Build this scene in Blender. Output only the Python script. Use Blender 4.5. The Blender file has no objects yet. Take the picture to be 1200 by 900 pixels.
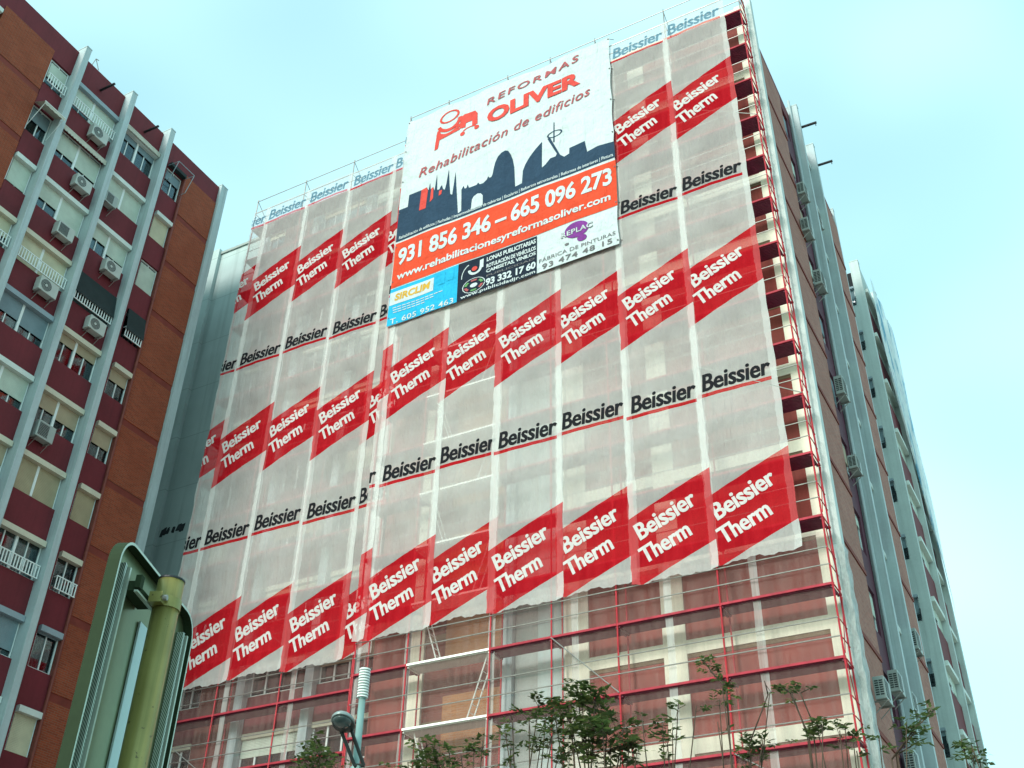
import bpy, bmesh, math, random
from mathutils import Vector, Matrix
from mathutils.geometry import tessellate_polygon
R = math.radians
rnd = random.Random(7)
S = bpy.context.scene
COL = S.collection

# ------------------------------------------------------------------ camera
# units are metres; x runs along the wrapped front to the right, y into depth,
# z = 0 is the photographer's eye, the street lies at z = -1.6
GROUND = -1.6
CAMP = Vector((5.599, -27.314, 0.0))
F_PX = 1307.07
PIT, ROL, YAW = 0.61684, 0.022409, 0.510547
fw = Vector((-math.sin(YAW)*math.cos(PIT), math.cos(YAW)*math.cos(PIT), math.sin(PIT)))
r0 = Vector((math.cos(YAW), math.sin(YAW), 0)); u0 = r0.cross(fw)
rt = r0*math.cos(ROL) + u0*math.sin(ROL); up = -r0*math.sin(ROL) + u0*math.cos(ROL)
cd = bpy.data.cameras.new('camera'); cam = bpy.data.objects.new('camera', cd); COL.objects.link(cam)
cam.matrix_world = Matrix(((rt.x, up.x, -fw.x, CAMP.x), (rt.y, up.y, -fw.y, CAMP.y), (rt.z, up.z, -fw.z, CAMP.z), (0, 0, 0, 1)))
cd.sensor_width = 36; cd.lens = F_PX/1200*36; cd.clip_start = .05; cd.clip_end = 3000
S.camera = cam

def at(px, py, Y):
    """world point on the plane y = Y that the photograph shows at pixel (px, py)"""
    d = fw*F_PX + rt*(px-600) - up*(py-450)
    return CAMP + d*((Y-CAMP.y)/d.y)

# ------------------------------------------------------------------ light
SUN_DIR = Vector((-0.16, -0.85, 0.50)).normalized()       # towards the sun
W = bpy.data.worlds.new('World'); S.world = W; W.use_nodes = True
nt = W.node_tree; nt.nodes.clear()
out = nt.nodes.new('ShaderNodeOutputWorld'); bg = nt.nodes.new('ShaderNodeBackground')
sky = nt.nodes.new('ShaderNodeTexSky'); sky.sky_type = 'NISHITA'; sky.sun_disc = False
sky.sun_elevation = math.asin(SUN_DIR.z); sky.sun_rotation = math.atan2(SUN_DIR.x, SUN_DIR.y)
sky.air_density = 1.0; sky.dust_density = 1.2; sky.ozone_density = 1.0
tc = nt.nodes.new('ShaderNodeTexCoord'); mp = nt.nodes.new('ShaderNodeMapping'); mp.inputs['Scale'].default_value = (1, 1, 1.6)
nz = nt.nodes.new('ShaderNodeTexNoise'); nz.inputs['Scale'].default_value = 2.1; nz.inputs['Detail'].default_value = 2; nz.inputs['Roughness'].default_value = .5
rp = nt.nodes.new('ShaderNodeMapRange'); rp.inputs['From Min'].default_value = .33; rp.inputs['From Max'].default_value = .66
rp.inputs['To Min'].default_value = .42; rp.inputs['To Max'].default_value = .97
mx = nt.nodes.new('ShaderNodeMixRGB'); mx.inputs['Color2'].default_value = (5.4, 8.6, 9.1, 1)
tint = nt.nodes.new('ShaderNodeMixRGB'); tint.blend_type = 'MULTIPLY'; tint.inputs['Fac'].default_value = 1; tint.inputs['Color2'].default_value = (1.35, 2.35, 1.75, 1)
nt.links.new(tc.outputs['Generated'], mp.inputs['Vector']); nt.links.new(mp.outputs[0], nz.inputs['Vector'])
nt.links.new(nz.outputs['Fac'], rp.inputs['Value']); nt.links.new(rp.outputs[0], mx.inputs['Fac'])
nt.links.new(sky.outputs[0], tint.inputs['Color1']); nt.links.new(tint.outputs[0], mx.inputs['Color1'])
nt.links.new(mx.outputs[0], bg.inputs['Color']); bg.inputs['Strength'].default_value = .095
nt.links.new(bg.outputs[0], out.inputs['Surface'])
sl = bpy.data.lights.new('sun', 'SUN'); sl.energy = 2.1; sl.angle = R(18); sl.color = (1, .955, .90)
so = bpy.data.objects.new('sun', sl); COL.objects.link(so); so.rotation_euler = SUN_DIR.to_track_quat('Z', 'Y').to_euler()
S.view_settings.view_transform = 'Standard'; S.view_settings.look = 'None'
S.view_settings.exposure = 0.72; S.view_settings.gamma = 1.0
S.render.engine = 'CYCLES'
S.cycles.max_bounces = 6; S.cycles.diffuse_bounces = 3; S.cycles.transparent_max_bounces = 24

# ------------------------------------------------------------------ materials
def hx(h):
    c = [int(h[i:i+2], 16)/255 for i in (0, 2, 4)]
    return tuple((v/12.92 if v <= .04045 else ((v+.055)/1.055)**2.4) for v in c)
def scl(c, k): return tuple(v*k for v in c)
class NT:
    def __init__(s, name):
        s.m = bpy.data.materials.new(name); s.m.use_nodes = True; s.t = s.m.node_tree; s.t.nodes.clear()
        s.o = s.n('ShaderNodeOutputMaterial')
    def n(s, t, **kw):
        x = s.t.nodes.new(t)
        for k, v in kw.items(): setattr(x, k, v)
        return x
    def l(s, a, b): s.t.links.new(a, b)
    def math(s, op, a, b=None, c=None):
        x = s.n('ShaderNodeMath', operation=op)
        for i, v in enumerate((a, b, c)):
            if v is None: continue
            if isinstance(v, (int, float)): x.inputs[i].default_value = v
            else: s.l(v, x.inputs[i])
        return x.outputs[0]
    def mix(s, f, a, b):
        x = s.n('ShaderNodeMixRGB')
        for i, v in enumerate((f, a, b)):
            if isinstance(v, (int, float)): x.inputs[i].default_value = v
            elif isinstance(v, tuple): x.inputs[i].default_value = (*v[:3], 1)
            else: s.l(v, x.inputs[i])
        return x.outputs[0]
    def noise(s, vec, scale, detail=4, rough=.55):
        x = s.n('ShaderNodeTexNoise'); x.inputs['Scale'].default_value = scale; x.inputs['Detail'].default_value = detail; x.inputs['Roughness'].default_value = rough
        if vec is not None: s.l(vec, x.inputs['Vector'])
        return x.outputs['Fac']
    def rng(s, v, a, b, c, d):
        x = s.n('ShaderNodeMapRange'); s.l(v, x.inputs[0])
        for i, q in enumerate((a, b, c, d)): x.inputs[i+1].default_value = q
        return x.outputs[0]
    def objc(s): return s.n('ShaderNodeTexCoord').outputs['Object']
    def mapv(s, vec, sc):
        x = s.n('ShaderNodeMapping'); x.inputs['Scale'].default_value = sc; s.l(vec, x.inputs['Vector']); return x.outputs[0]
    def bump(s, h, st=.3, d=.02):
        x = s.n('ShaderNodeBump'); x.inputs['Strength'].default_value = st; x.inputs['Distance'].default_value = d; s.l(h, x.inputs['Height']); return x.outputs[0]
    def bsdf(s, col, rough=.7, metal=0., nrm=None, spec=.4):
        b = s.n('ShaderNodeBsdfPrincipled')
        if isinstance(col, tuple): b.inputs['Base Color'].default_value = (*col[:3], 1)
        else: s.l(col, b.inputs['Base Color'])
        if isinstance(rough, (int, float)): b.inputs['Roughness'].default_value = rough
        else: s.l(rough, b.inputs['Roughness'])
        b.inputs['Metallic'].default_value = metal; b.inputs['Specular IOR Level'].default_value = spec
        if nrm is not None: s.l(nrm, b.inputs['Normal'])
        return b.outputs[0]
    def done(s, sh): s.l(sh, s.o.inputs['Surface']); return s.m

def paint(name, c, rough=.6, var=.18, scale=1.3, metal=0., spec=.4, streak=.0, bump=.12):
    k = NT(name); v = k.objc()
    n1 = k.noise(v, scale, 5); n2 = k.noise(v, scale*14, 3)
    f = k.math('ADD', k.math('MULTIPLY', n1, .7), k.math('MULTIPLY', n2, .3))
    col = k.mix(k.rng(f, .32, .68, 0, 1), scl(c, 1-var), scl(c, 1+var))
    if streak:
        st = k.noise(k.mapv(v, (3.5, 3.5, .12)), 2.2, 4)
        col = k.mix(k.rng(st, .5, .72, 0, streak), col, scl(c, .45))
    return k.done(k.bsdf(col, rough, metal, k.bump(n2, bump, .01), spec))

def brick(name, ca, cb, cm, axis):
    k = NT(name); v = k.objc(); sp = k.n('ShaderNodeSeparateXYZ'); k.l(v, sp.inputs[0])
    cb_ = k.n('ShaderNodeCombineXYZ'); k.l(sp.outputs[axis], cb_.inputs[0]); k.l(sp.outputs[2], cb_.inputs[1])
    b = k.n('ShaderNodeTexBrick'); k.l(cb_.outputs[0], b.inputs['Vector']); b.inputs['Scale'].default_value = 1.0
    b.inputs['Brick Width'].default_value = .25; b.inputs['Row Height'].default_value = .075; b.inputs['Mortar Size'].default_value = .008
    b.inputs['Color1'].default_value = (*ca, 1); b.inputs['Color2'].default_value = (*cb, 1); b.inputs['Mortar'].default_value = (*cm, 1)
    n = k.noise(v, .9, 5); n2 = k.noise(k.mapv(cb_.outputs[0], (1.4, 9, 1)), 1.0, 3)
    col = k.mix(k.rng(n, .35, .7, 0, .45), b.outputs['Color'], scl(ca, .62))
    col = k.mix(k.rng(n2, .58, .72, 0, .55), col, scl(cb, 1.55))
    return k.done(k.bsdf(col, .85, 0, k.bump(b.outputs['Fac'], .5, -.006), .25))

M = {}
M['red_wall'] = paint('red_render', hx('681f28'), .75, .18, .8, streak=.25)
M['brick_x'] = brick('brick_sidewall', hx('9c4a30'), hx('863c28'), hx('85604e'), 1)
M['brick_dark'] = brick('brick_front', hx('7b4038'), hx('6a3632'), hx('6b5048'), 0)
M['brick_tan'] = brick('brick_tan', hx('a8744f'), hx('97623f'), hx('9c7f66'), 0)
M['brick_old'] = brick('brick_side', hx('ab7466'), hx('985f54'), hx('a0867c'), 1)
M['band'] = paint('slab_band', hx('7a3329'), .8, .2, 2)
M['pillar'] = paint('pillar_paint', hx('acb9bb'), .6, .1, .7, streak=.4)
M['white_pillar'] = paint('corner_paint', hx('bcc4c1'), .55, .08, .9, streak=.2)
M['cream'] = paint('cream_render', hx('e0d9c6'), .8, .08, .9, streak=.12)
M['brown'] = paint('brown_render', hx('8a4038'), .85, .16, 1.1, streak=.35)
M['olive_brown'] = paint('olive_brown', hx('6b5a45'), .9, .2, 3)
M['party'] = None
M['white'] = paint('white_frame', hx('dfe6e4'), .4, .05, 3)
M['box_cream'] = paint('shutter_box_cream', hx('c9c2ae'), .6, .1, 2)
M['box_pale'] = paint('shutter_box_pale', hx('cfd6d0'), .6, .1, 2)
M['box_grey'] = paint('shutter_box_grey', hx('8f9ea6'), .6, .1, 2)
M['core'] = paint('interior', hx('22262a'), .9, .2, 1)
M['dark_metal'] = paint('dark_metal', hx('2a2c30'), .5, .2, 4, .3)
M['galv'] = paint('galvanised', hx('97938f'), .45, .2, 5, .55)
M['alu'] = paint('aluminium_deck', hx('e6e4de'), .45, .08, 3, .2)
M['scaf_red'] = paint('red_tube', hx('b02430'), .5, .3, 4, .1, streak=.5)
M['deck_shaded'] = paint('red_deck_shaded', hx('6f2440'), .6, .32, 3, .1, streak=.4)  # red decks, shade of their undersides put into the purple colour
M['deck_edge'] = paint('red_deck_edge', hx('a32a3a'), .7, .3, 3, .1, streak=.4)
M['ac_white'] = paint('ac_white', hx('b3b8b2'), .45, .08, 3)
M['ac_grey'] = paint('ac_grey', hx('9ca4a0'), .45, .1, 3)
M['ac_grille'] = paint('ac_grille', hx('23292a'), .5, .2, 6)
M['pipe_red'] = paint('pipe_red', hx('7a3a30'), .6, .2, 4)
M['concrete'] = paint('concrete', hx('9aa09c'), .85, .15, 1)
M['awning'] = paint('awning_cloth', hx('b9b6a8'), .8, .15, 3)
M['awning_dark'] = paint('awning_dark', hx('1f2b2c'), .8, .2, 3)
M['bark'] = paint('bark', hx('4a3b30'), .9, .3, 8)
M['asphalt'] = paint('asphalt', (.05, .05, .052), .9, .25, 3)
M['paving'] = paint('paving', hx('8f8a82'), .9, .2, 2)
M['far_wall'] = paint('far_wall', hx('b9c4c1'), .7, .1, 1, streak=.25)

def shutter_mat(name, c):
    k = NT(name); v = k.objc()
    w = k.n('ShaderNodeTexWave', wave_type='BANDS', bands_direction='Z'); w.inputs['Scale'].default_value = 6.0; k.l(v, w.inputs['Vector'])
    n = k.noise(v, 1.7, 4)
    col = k.mix(k.rng(n, .3, .7, 0, 1), scl(c, .86), scl(c, 1.1))
    return k.done(k.bsdf(col, .55, 0, k.bump(w.outputs['Fac'], .5, .012)))
M['sh_pale'] = shutter_mat('shutter_pale', hx('b9c4b6')); M['sh_cream'] = shutter_mat('shutter_cream', hx('c3bea2'))
M['sh_beige'] = shutter_mat('shutter_beige', hx('a8987e')); M['sh_blue'] = shutter_mat('shutter_blue', hx('75888f')); M['sh_dark'] = shutter_mat('shutter_dark', hx('20302f'))
M['sh_straw'] = shutter_mat('shutter_straw', hx('a3977a'))

def glass():
    k = NT('window_glass'); g = k.n('ShaderNodeBsdfGlossy'); g.inputs['Roughness'].default_value = .04; g.inputs['Color'].default_value = (.75, .82, .85, 1)
    t = k.n('ShaderNodeBsdfTransparent'); t.inputs['Color'].default_value = (.55, .62, .64, 1)
    fr = k.n('ShaderNodeFresnel'); fr.inputs['IOR'].default_value = 1.5
    m = k.n('ShaderNodeMixShader'); k.l(k.math('ADD', k.math('MULTIPLY', fr.outputs[0], .8), .04), m.inputs[0]); k.l(t.outputs[0], m.inputs[1]); k.l(g.outputs[0], m.inputs[2])
    return k.done(m.outputs[0])
M['glass'] = glass()
def curtain():
    k = NT('curtain_cloth'); v = k.objc(); n = k.noise(k.mapv(v, (9, 9, .4)), 2, 3)
    return k.done(k.bsdf(k.mix(k.rng(n, .35, .65, 0, 1), hx('6e7472'), hx('c9ccc4')), .9))
M['curtain'] = curtain()

def party():
    k = NT('party_wall'); v = k.objc()
    n = k.noise(v, .35, 5); st = k.noise(k.mapv(v, (2.2, 2.2, .07)), 1.6, 4)
    sp = k.n('ShaderNodeSeparateXYZ'); k.l(v, sp.inputs[0])
    fr = k.math('FRACT', k.math('DIVIDE', k.math('ADD', sp.outputs[2], 50), 2.77))
    ln = k.math('LESS_THAN', fr, .014)
    c = hx('aebab8')
    col = k.mix(k.rng(n, .3, .7, 0, 1), scl(c, .85), scl(c, 1.1))
    col = k.mix(k.rng(st, .52, .75, 0, .5), col, scl(c, .55)); col = k.mix(k.math('MULTIPLY', ln, .5), col, scl(c, .45))
    return k.done(k.bsdf(col, .85, 0, k.bump(n, .2, .02)))
M['party'] = party()

# printed netting: x runs 0..w across the strip, z is measured from world z = 0
PER = 8.6
def net_mat():
    k = NT('printed_net'); v = k.objc(); sp = k.n('ShaderNodeSeparateXYZ'); k.l(v, sp.inputs[0]); x, z = sp.outputs[0], sp.outputs[2]
    wr = k.noise(k.mapv(v, (3.2, 1, .35)), 1.2, 4); fine = k.noise(k.mapv(v, (30, 1, 30)), 1.0, 2); big = k.noise(v, .45, 4)
    xw = k.math('ADD', x, k.math('MULTIPLY', k.math('SUBTRACT', k.noise(k.mapv(v, (1, 1, 1.6)), 1.3, 4), .5), .20))
    hem = k.math('MAXIMUM', k.math('LESS_THAN', xw, .27), k.math('GREATER_THAN', xw, 2.40))
    t = k.math('FLOORED_MODULO', k.math('SUBTRACT', k.math('SUBTRACT', z, k.math('MULTIPLY', x, .425)), 13.62), PER)
    red = k.math('LESS_THAN', t, 2.34)
    redtop = k.math('MULTIPLY', red, k.math('LESS_THAN', z, 35.6))
    ul = k.math('FLOORED_MODULO', k.math('SUBTRACT', z, 19.44), PER)
    und = k.math('MULTIPLY', k.math('LESS_THAN', ul, .13), k.math('MULTIPLY', k.math('GREATER_THAN', x, .08), k.math('LESS_THAN', x, 2.42)))
    rr = k.math('MAXIMUM', redtop, und)
    grey = k.mix(hem, k.mix(k.rng(big, .3, .7, 0, 1), hx('dad5d2'), hx('eae6e2')), hx('f0efec'))
    redc = k.mix(k.rng(wr, .3, .7, 0, 1), (.62, .012, .022), (.74, .022, .034))
    redc = k.mix(k.math('MULTIPLY', hem, .16), redc, hx('f0c0c0'))
    col = k.mix(rr, grey, redc)
    fold = k.noise(k.mapv(v, (2.0, 1, .9)), .9, 5, .6)
    nb = k.bump(k.math('ADD', k.math('ADD', wr, k.math('MULTIPLY', fine, .12)), k.math('MULTIPLY', fold, 1.2)), .9, .10)
    d = k.n('ShaderNodeBsdfDiffuse'); k.l(col, d.inputs[0]); k.l(nb, d.inputs['Normal'])
    tr = k.n('ShaderNodeBsdfTranslucent'); k.l(col, tr.inputs[0]); k.l(nb, tr.inputs['Normal'])
    m1 = k.n('ShaderNodeMixShader'); m1.inputs[0].default_value = .36; k.l(d.outputs[0], m1.inputs[1]); k.l(tr.outputs[0], m1.inputs[2])
    tp = k.n('ShaderNodeBsdfTransparent')
    op = k.math('ADD', .59, k.math('ADD', k.math('MULTIPLY', hem, .06), k.math('MULTIPLY', k.math('SUBTRACT', big, .5), .25)))
    op = k.math('ADD', op, k.math('MULTIPLY', rr, .10))
    op = k.math('MULTIPLY', op, k.math('SUBTRACT', 1, k.math('MULTIPLY', k.math('GREATER_THAN', z, 36.78), .45)))
    m2 = k.n('ShaderNodeMixShader'); k.l(op, m2.inputs[0]); k.l(tp.outputs[0], m2.inputs[1]); k.l(m1.outputs[0], m2.inputs[2])
    return k.done(m2.outputs[0])
M['net'] = net_mat()
def ink(name, c, op):
    k = NT(name); v = k.objc(); n = k.noise(v, 5, 3)
    b = k.bsdf(k.mix(k.rng(n, .3, .7, 0, 1), scl(c, .9), scl(c, 1.08)), .8, 0, None, .1); tp = k.n('ShaderNodeBsdfTransparent')
    m = k.n('ShaderNodeMixShader'); m.inputs[0].default_value = op; k.l(tp.outputs[0], m.inputs[1]); k.l(b, m.inputs[2])
    return k.done(m.outputs[0])
M['ink_black'] = ink('net_ink_black', (.012, .012, .015), .96); M['ink_skylit'] = ink('net_ink_black_skylit', hx('5a7f92'), .62); M['ink_white'] = ink('net_ink_white', hx('cbc4c2'), .84)
def debris():
    k = NT('debris_net'); v = k.objc(); sp = k.n('ShaderNodeSeparateXYZ'); k.l(v, sp.inputs[0])
    st = k.noise(k.mapv(v, (5, 1, .5)), 1.3, 4)
    xw = k.math('ADD', sp.outputs[0], k.math('MULTIPLY', k.math('SUBTRACT', st, .5), .06))
    hem = k.math('LESS_THAN', xw, .22)
    op = k.math('ADD', k.rng(st, .3, .75, .12, .32), k.math('MULTIPLY', hem, .26))
    d = k.bsdf(k.mix(hem, hx('b59a94'), hx('e0dedb')), .9, 0, None, .1); tl = k.n('ShaderNodeBsdfTranslucent'); tl.inputs[0].default_value = (.45, .42, .4, 1)
    m1 = k.n('ShaderNodeMixShader'); m1.inputs[0].default_value = .3; k.l(d, m1.inputs[1]); k.l(tl.outputs[0], m1.inputs[2])
    tp = k.n('ShaderNodeBsdfTransparent'); m = k.n('ShaderNodeMixShader'); k.l(op, m.inputs[0]); k.l(tp.outputs[0], m.inputs[1]); k.l(m1.outputs[0], m.inputs[2])
    return k.done(m.outputs[0])
M['debris'] = debris()
def plastic():
    k = NT('plastic_sheet'); v = k.objc(); n = k.noise(k.mapv(v, (4, 4, 1.2)), 2.5, 5, .65)
    b = k.bsdf(hx('c3cbc8'), .3, 0, k.bump(n, 1, .16), .5); tp = k.n('ShaderNodeBsdfTransparent')
    m = k.n('ShaderNodeMixShader'); k.l(k.rng(n, .3, .7, .45, .9), m.inputs[0]); k.l(tp.outputs[0], m.inputs[1]); k.l(b, m.inputs[2])
    return k.done(m.outputs[0])
M['plastic'] = plastic()
def canvas(name, c, var=.05):
    k = NT(name); v = k.objc(); n = k.noise(k.mapv(v, (1.6, 1, .3)), 1.1, 4, .6); n2 = k.noise(k.mapv(v, (1, 1, 2.2)), .8, 3)
    h = k.math('ADD', n, k.math('MULTIPLY', n2, .4))
    return k.done(k.bsdf(k.mix(k.rng(n, .3, .7, 0, 1), scl(c, 1-var), scl(c, 1+var)), .8, 0, k.bump(k.math('ADD', h, k.math('MULTIPLY', k.noise(k.mapv(v, (.55, 1, .35)), 1.0, 5, .65), 1.6)), .9, .2), .1))
M['bn_white'] = canvas('banner_white', hx('bfc6c8')); M['bn_navy'] = canvas('banner_navy', hx('2c4054'), .1); M['bn_orange'] = canvas('banner_orange', hx('d2492f'), .08)
M['bn_red'] = canvas('banner_coral', hx('cc4a42'), .08); M['bn_cyan'] = canvas('banner_cyan', hx('2aa3cc'), .08); M['bn_dark'] = canvas('banner_dark', hx('1f2836'), .1)
M['bn_purple'] = canvas('banner_purple', hx('7a3a86'), .1); M['bn_grey'] = canvas('banner_grey', hx('6d6a6c'), .1); M['bn_gold'] = canvas('banner_gold', hx('c79c3c'), .1)
M['bn_maroon'] = canvas('banner_maroon', hx('a8575a'), .1); M['bn_green'] = canvas('banner_green', hx('5f8f5a'), .1)
def farnet():
    k = NT('far_sheet'); v = k.objc(); n = k.noise(k.mapv(v, (1, 1.2, .35)), 1.0, 5, .65); n2 = k.noise(v, 3, 4)
    col = k.mix(k.rng(n, .5, .6, 0, 1), hx('dfe9ea'), hx('5b9fbd')); col = k.mix(k.rng(n2, .55, .7, 0, .6), col, hx('b7b3cf'))
    b = k.bsdf(col, .8); tp = k.n('ShaderNodeBsdfTransparent'); m = k.n('ShaderNodeMixShader'); m.inputs[0].default_value = .85; k.l(tp.outputs[0], m.inputs[1]); k.l(b, m.inputs[2])
    return k.done(m.outputs[0])
M['farnet'] = farnet()
M['sign_back'] = paint('sign_back', hx('727a58'), .32, .14, 2.5, .55, streak=.3, bump=.03)
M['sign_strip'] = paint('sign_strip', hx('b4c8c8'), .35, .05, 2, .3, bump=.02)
M['sign_rim'] = paint('sign_rim', hx('2c3826'), .75, .15, 3, 0, .12, bump=.0)
M['sign_edge'] = paint('sign_edge', hx('b8c2b4'), .35, .08, 3, .4)
def hatch():
    k = NT('sign_rail'); v = k.objc(); w = k.n('ShaderNodeTexWave', wave_type='BANDS', bands_direction='DIAGONAL'); w.inputs['Scale'].default_value = 60; k.l(v, w.inputs['Vector'])
    return k.done(k.bsdf(k.mix(w.outputs['Fac'], hx('55635a'), hx('bcc8bd')), .4, .4))
M['hatch'] = hatch()
def polemat():
    k = NT('pole_paint'); v = k.objc(); n = k.noise(v, 6, 5); st = k.noise(k.mapv(v, (60, 60, 1.2)), 1, 3)
    col = k.mix(k.rng(n, .3, .7, 0, 1), hx('7a7340'), hx('989156')); col = k.mix(k.rng(st, .5, .7, 0, .35), col, hx('5f5c2c'))
    sc = k.noise(v, 38, 3); col = k.mix(k.rng(sc, .66, .7, 0, .8), col, hx('4a3f2a'))
    return k.done(k.bsdf(col, .34, .35, k.bump(n, .06, .004)))
M['pole'] = polemat()
M['teal'] = paint('teal_pole', hx('7f9c98'), .45, .1, 4, .2)
M['ring_white'] = paint('ring_white', hx('dfe3df'), .5, .06, 4)
M['lamp_dark'] = paint('lamp_dark', hx('2b302f'), .4, .15, 5, .3)
M['lamp_shell'] = paint('lamp_shell', hx('8d9896'), .35, .1, 5, .3)
M['lamp_glass'] = paint('lamp_glass', hx('4d5a5a'), .12, .2, 9, .0, .6)
def leafm(name, c):
    k = NT(name); v = k.objc(); n = k.noise(v, 2.6, 3); col = k.mix(k.rng(n, .35, .65, 0, 1), scl(c, .55), scl(c, 1.5))
    d = k.bsdf(col, .55, 0, None, .35); t = k.n('ShaderNodeBsdfTranslucent'); k.l(col, t.inputs[0]); m = k.n('ShaderNodeMixShader'); m.inputs[0].default_value = .4
    k.l(d, m.inputs[1]); k.l(t.outputs[0], m.inputs[2]); return k.done(m.outputs[0])
M['leaf'] = leafm('leaf_dark', hx('4c5e34')); M['leaf_b'] = leafm('leaf_olive', hx('69763f'))

# ------------------------------------------------------------------ builders
class MB:
    def __init__(s): s.v = []; s.f = []; s.mi = []; s.cur = 0
    def mat(s, i): s.cur = i; return s
    def face(s, pts):
        b = len(s.v); s.v += [tuple(p) for p in pts]; s.f.append(tuple(range(b, b+len(pts)))); s.mi.append(s.cur)
    def box(s, x0, x1, y0, y1, z0, z1):
        b = len(s.v)
        s.v += [(x0, y0, z0), (x1, y0, z0), (x1, y1, z0), (x0, y1, z0), (x0, y0, z1), (x1, y0, z1), (x1, y1, z1), (x0, y1, z1)]
        for q in ((0, 3, 2, 1), (4, 5, 6, 7), (0, 1, 5, 4), (1, 2, 6, 5), (2, 3, 7, 6), (3, 0, 4, 7)): s.f.append(tuple(b+i for i in q)); s.mi.append(s.cur)
        return s
    def tube(s, a, b, r, r2=None, n=8, cap=True):
        a = Vector(a); b = Vector(b); d = (b-a).normalized(); r2 = r if r2 is None else r2
        u = d.orthogonal().normalized(); w = d.cross(u); k = len(s.v)
        for p, q in ((a, r), (b, r2)):
            for i in range(n):
                t = 2*math.pi*i/n; s.v.append(tuple(p+u*q*math.cos(t)+w*q*math.sin(t)))
        for i in range(n): s.f.append((k+i, k+(i+1) % n, k+n+(i+1) % n, k+n+i)); s.mi.append(s.cur)
        if cap: s.f.append(tuple(k+i for i in range(n-1, -1, -1))); s.f.append(tuple(k+n+i for i in range(n))); s.mi += [s.cur]*2
        return s
    def path(s, pts, r0, r1, n=6):
        m = len(pts)-1
        for i in range(m): s.tube(pts[i], pts[i+1], r0+(r1-r0)*i/m, r0+(r1-r0)*(i+1)/m, n)
        return s
    def poly(s, pts, fn):
        """filled flat polygon given as 2D points, fn maps (a, b) to 3D"""
        b = len(s.v); s.v += [tuple(fn(*p)) for p in pts]
        for t in tessellate_polygon([[Vector((p[0], p[1], 0)) for p in pts]]): s.f.append(tuple(b+i for i in t)); s.mi.append(s.cur)
        return s
    def build(s, name, mats, parent=None, smooth=False, loc=None):
        me = bpy.data.meshes.new(name); me.from_pydata(s.v, [], s.f)
        if not isinstance(mats, (list, tuple)): mats = [mats]
        for m in mats: me.materials.append(m)
        for p, i in zip(me.polygons, s.mi): p.material_index = i; p.use_smooth = smooth
        me.update()
        return link(name, me, parent, loc)
def link(name, me, parent=None, loc=None):
    o = bpy.data.objects.new(name, me); COL.objects.link(o)
    if parent is not None: o.parent = parent
    if loc is not None: o.location = loc
    return o
def tag(o, label=None, cat=None, group=None, kind=None):
    if label: o['label'] = label
    if cat: o['category'] = cat
    if group: o['group'] = group
    if kind: o['kind'] = kind
    return o
def thing(name, loc, label, cat, group=None, rz=0):
    o = bpy.data.objects.new(name, None); COL.objects.link(o); o.location = loc; o.rotation_euler = (0, 0, rz); o.empty_display_size = .2
    return tag(o, label, cat, group)
def bevel(o, w, seg=2):
    bm = bmesh.new(); bm.from_mesh(o.data); bmesh.ops.bevel(bm, geom=list(bm.edges), offset=w, segments=seg, affect='EDGES', profile=.5); bm.to_mesh(o.data); bm.free(); return o
def fix(o):
    bm = bmesh.new(); bm.from_mesh(o.data); bmesh.ops.remove_doubles(bm, verts=bm.verts, dist=1e-4); bmesh.ops.recalc_face_normals(bm, faces=bm.faces); bm.to_mesh(o.data); bm.free(); return o

_tc = {}
def text_geo(s, bold=0., shear=0., spacing=1.):
    key = (s, bold, shear, spacing)
    if key in _tc: return _tc[key]
    cu = bpy.data.curves.new('t', 'FONT'); cu.body = s; cu.size = 1; cu.offset = bold; cu.shear = shear; cu.space_character = spacing; cu.resolution_u = 3; cu.fill_mode = 'FRONT'
    ob = bpy.data.objects.new('t', cu); COL.objects.link(ob); dg = bpy.context.evaluated_depsgraph_get(); dg.update()
    me = bpy.data.meshes.new_from_object(ob.evaluated_get(dg)); vs = [(v.co.x, v.co.y) for v in me.vertices]; fs = [tuple(p.vertices) for p in me.polygons]
    bpy.data.objects.remove(ob); bpy.data.curves.remove(cu); bpy.data.meshes.remove(me)
    x0 = min(v[0] for v in vs); x1 = max(v[0] for v in vs); y0 = min(v[1] for v in vs); y1 = max(v[1] for v in vs)
    _tc[key] = ([((v[0]-x0)/(x1-x0), (v[1]-y0)/(y1-y0)) for v in vs], fs); return _tc[key]
def put_text(mb, s, fn, bold=0., shear=0., spacing=1.):
    """fn maps the unit square (a, b) to 3D"""
    vs, fs = text_geo(s, bold, shear, spacing); b = len(mb.v); mb.v += [tuple(fn(*v)) for v in vs]
    for f in fs: mb.f.append(tuple(b+i for i in f)); mb.mi.append(mb.cur)

# ------------------------------------------------------------------ ground
g = MB(); g.face([(-900, -900, GROUND), (900, -900, GROUND), (900, 900, GROUND), (-900, 900, GROUND)]); tag(g.build('ground', M['paving']), kind='structure')
g = MB(); g.face([(-120, -24, GROUND+.004), (140, -24, GROUND+.004), (140, -13, GROUND+.004), (-120, -13, GROUND+.004)]); tag(g.build('road', M['asphalt']), kind='structure')
g = MB(); g.box(-120, 140, -13, -12.8, GROUND, GROUND+.13); g.box(-120, 140, -24.2, -24, GROUND, GROUND+.13); tag(g.build('kerb', M['concrete']), kind='structure')

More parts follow.
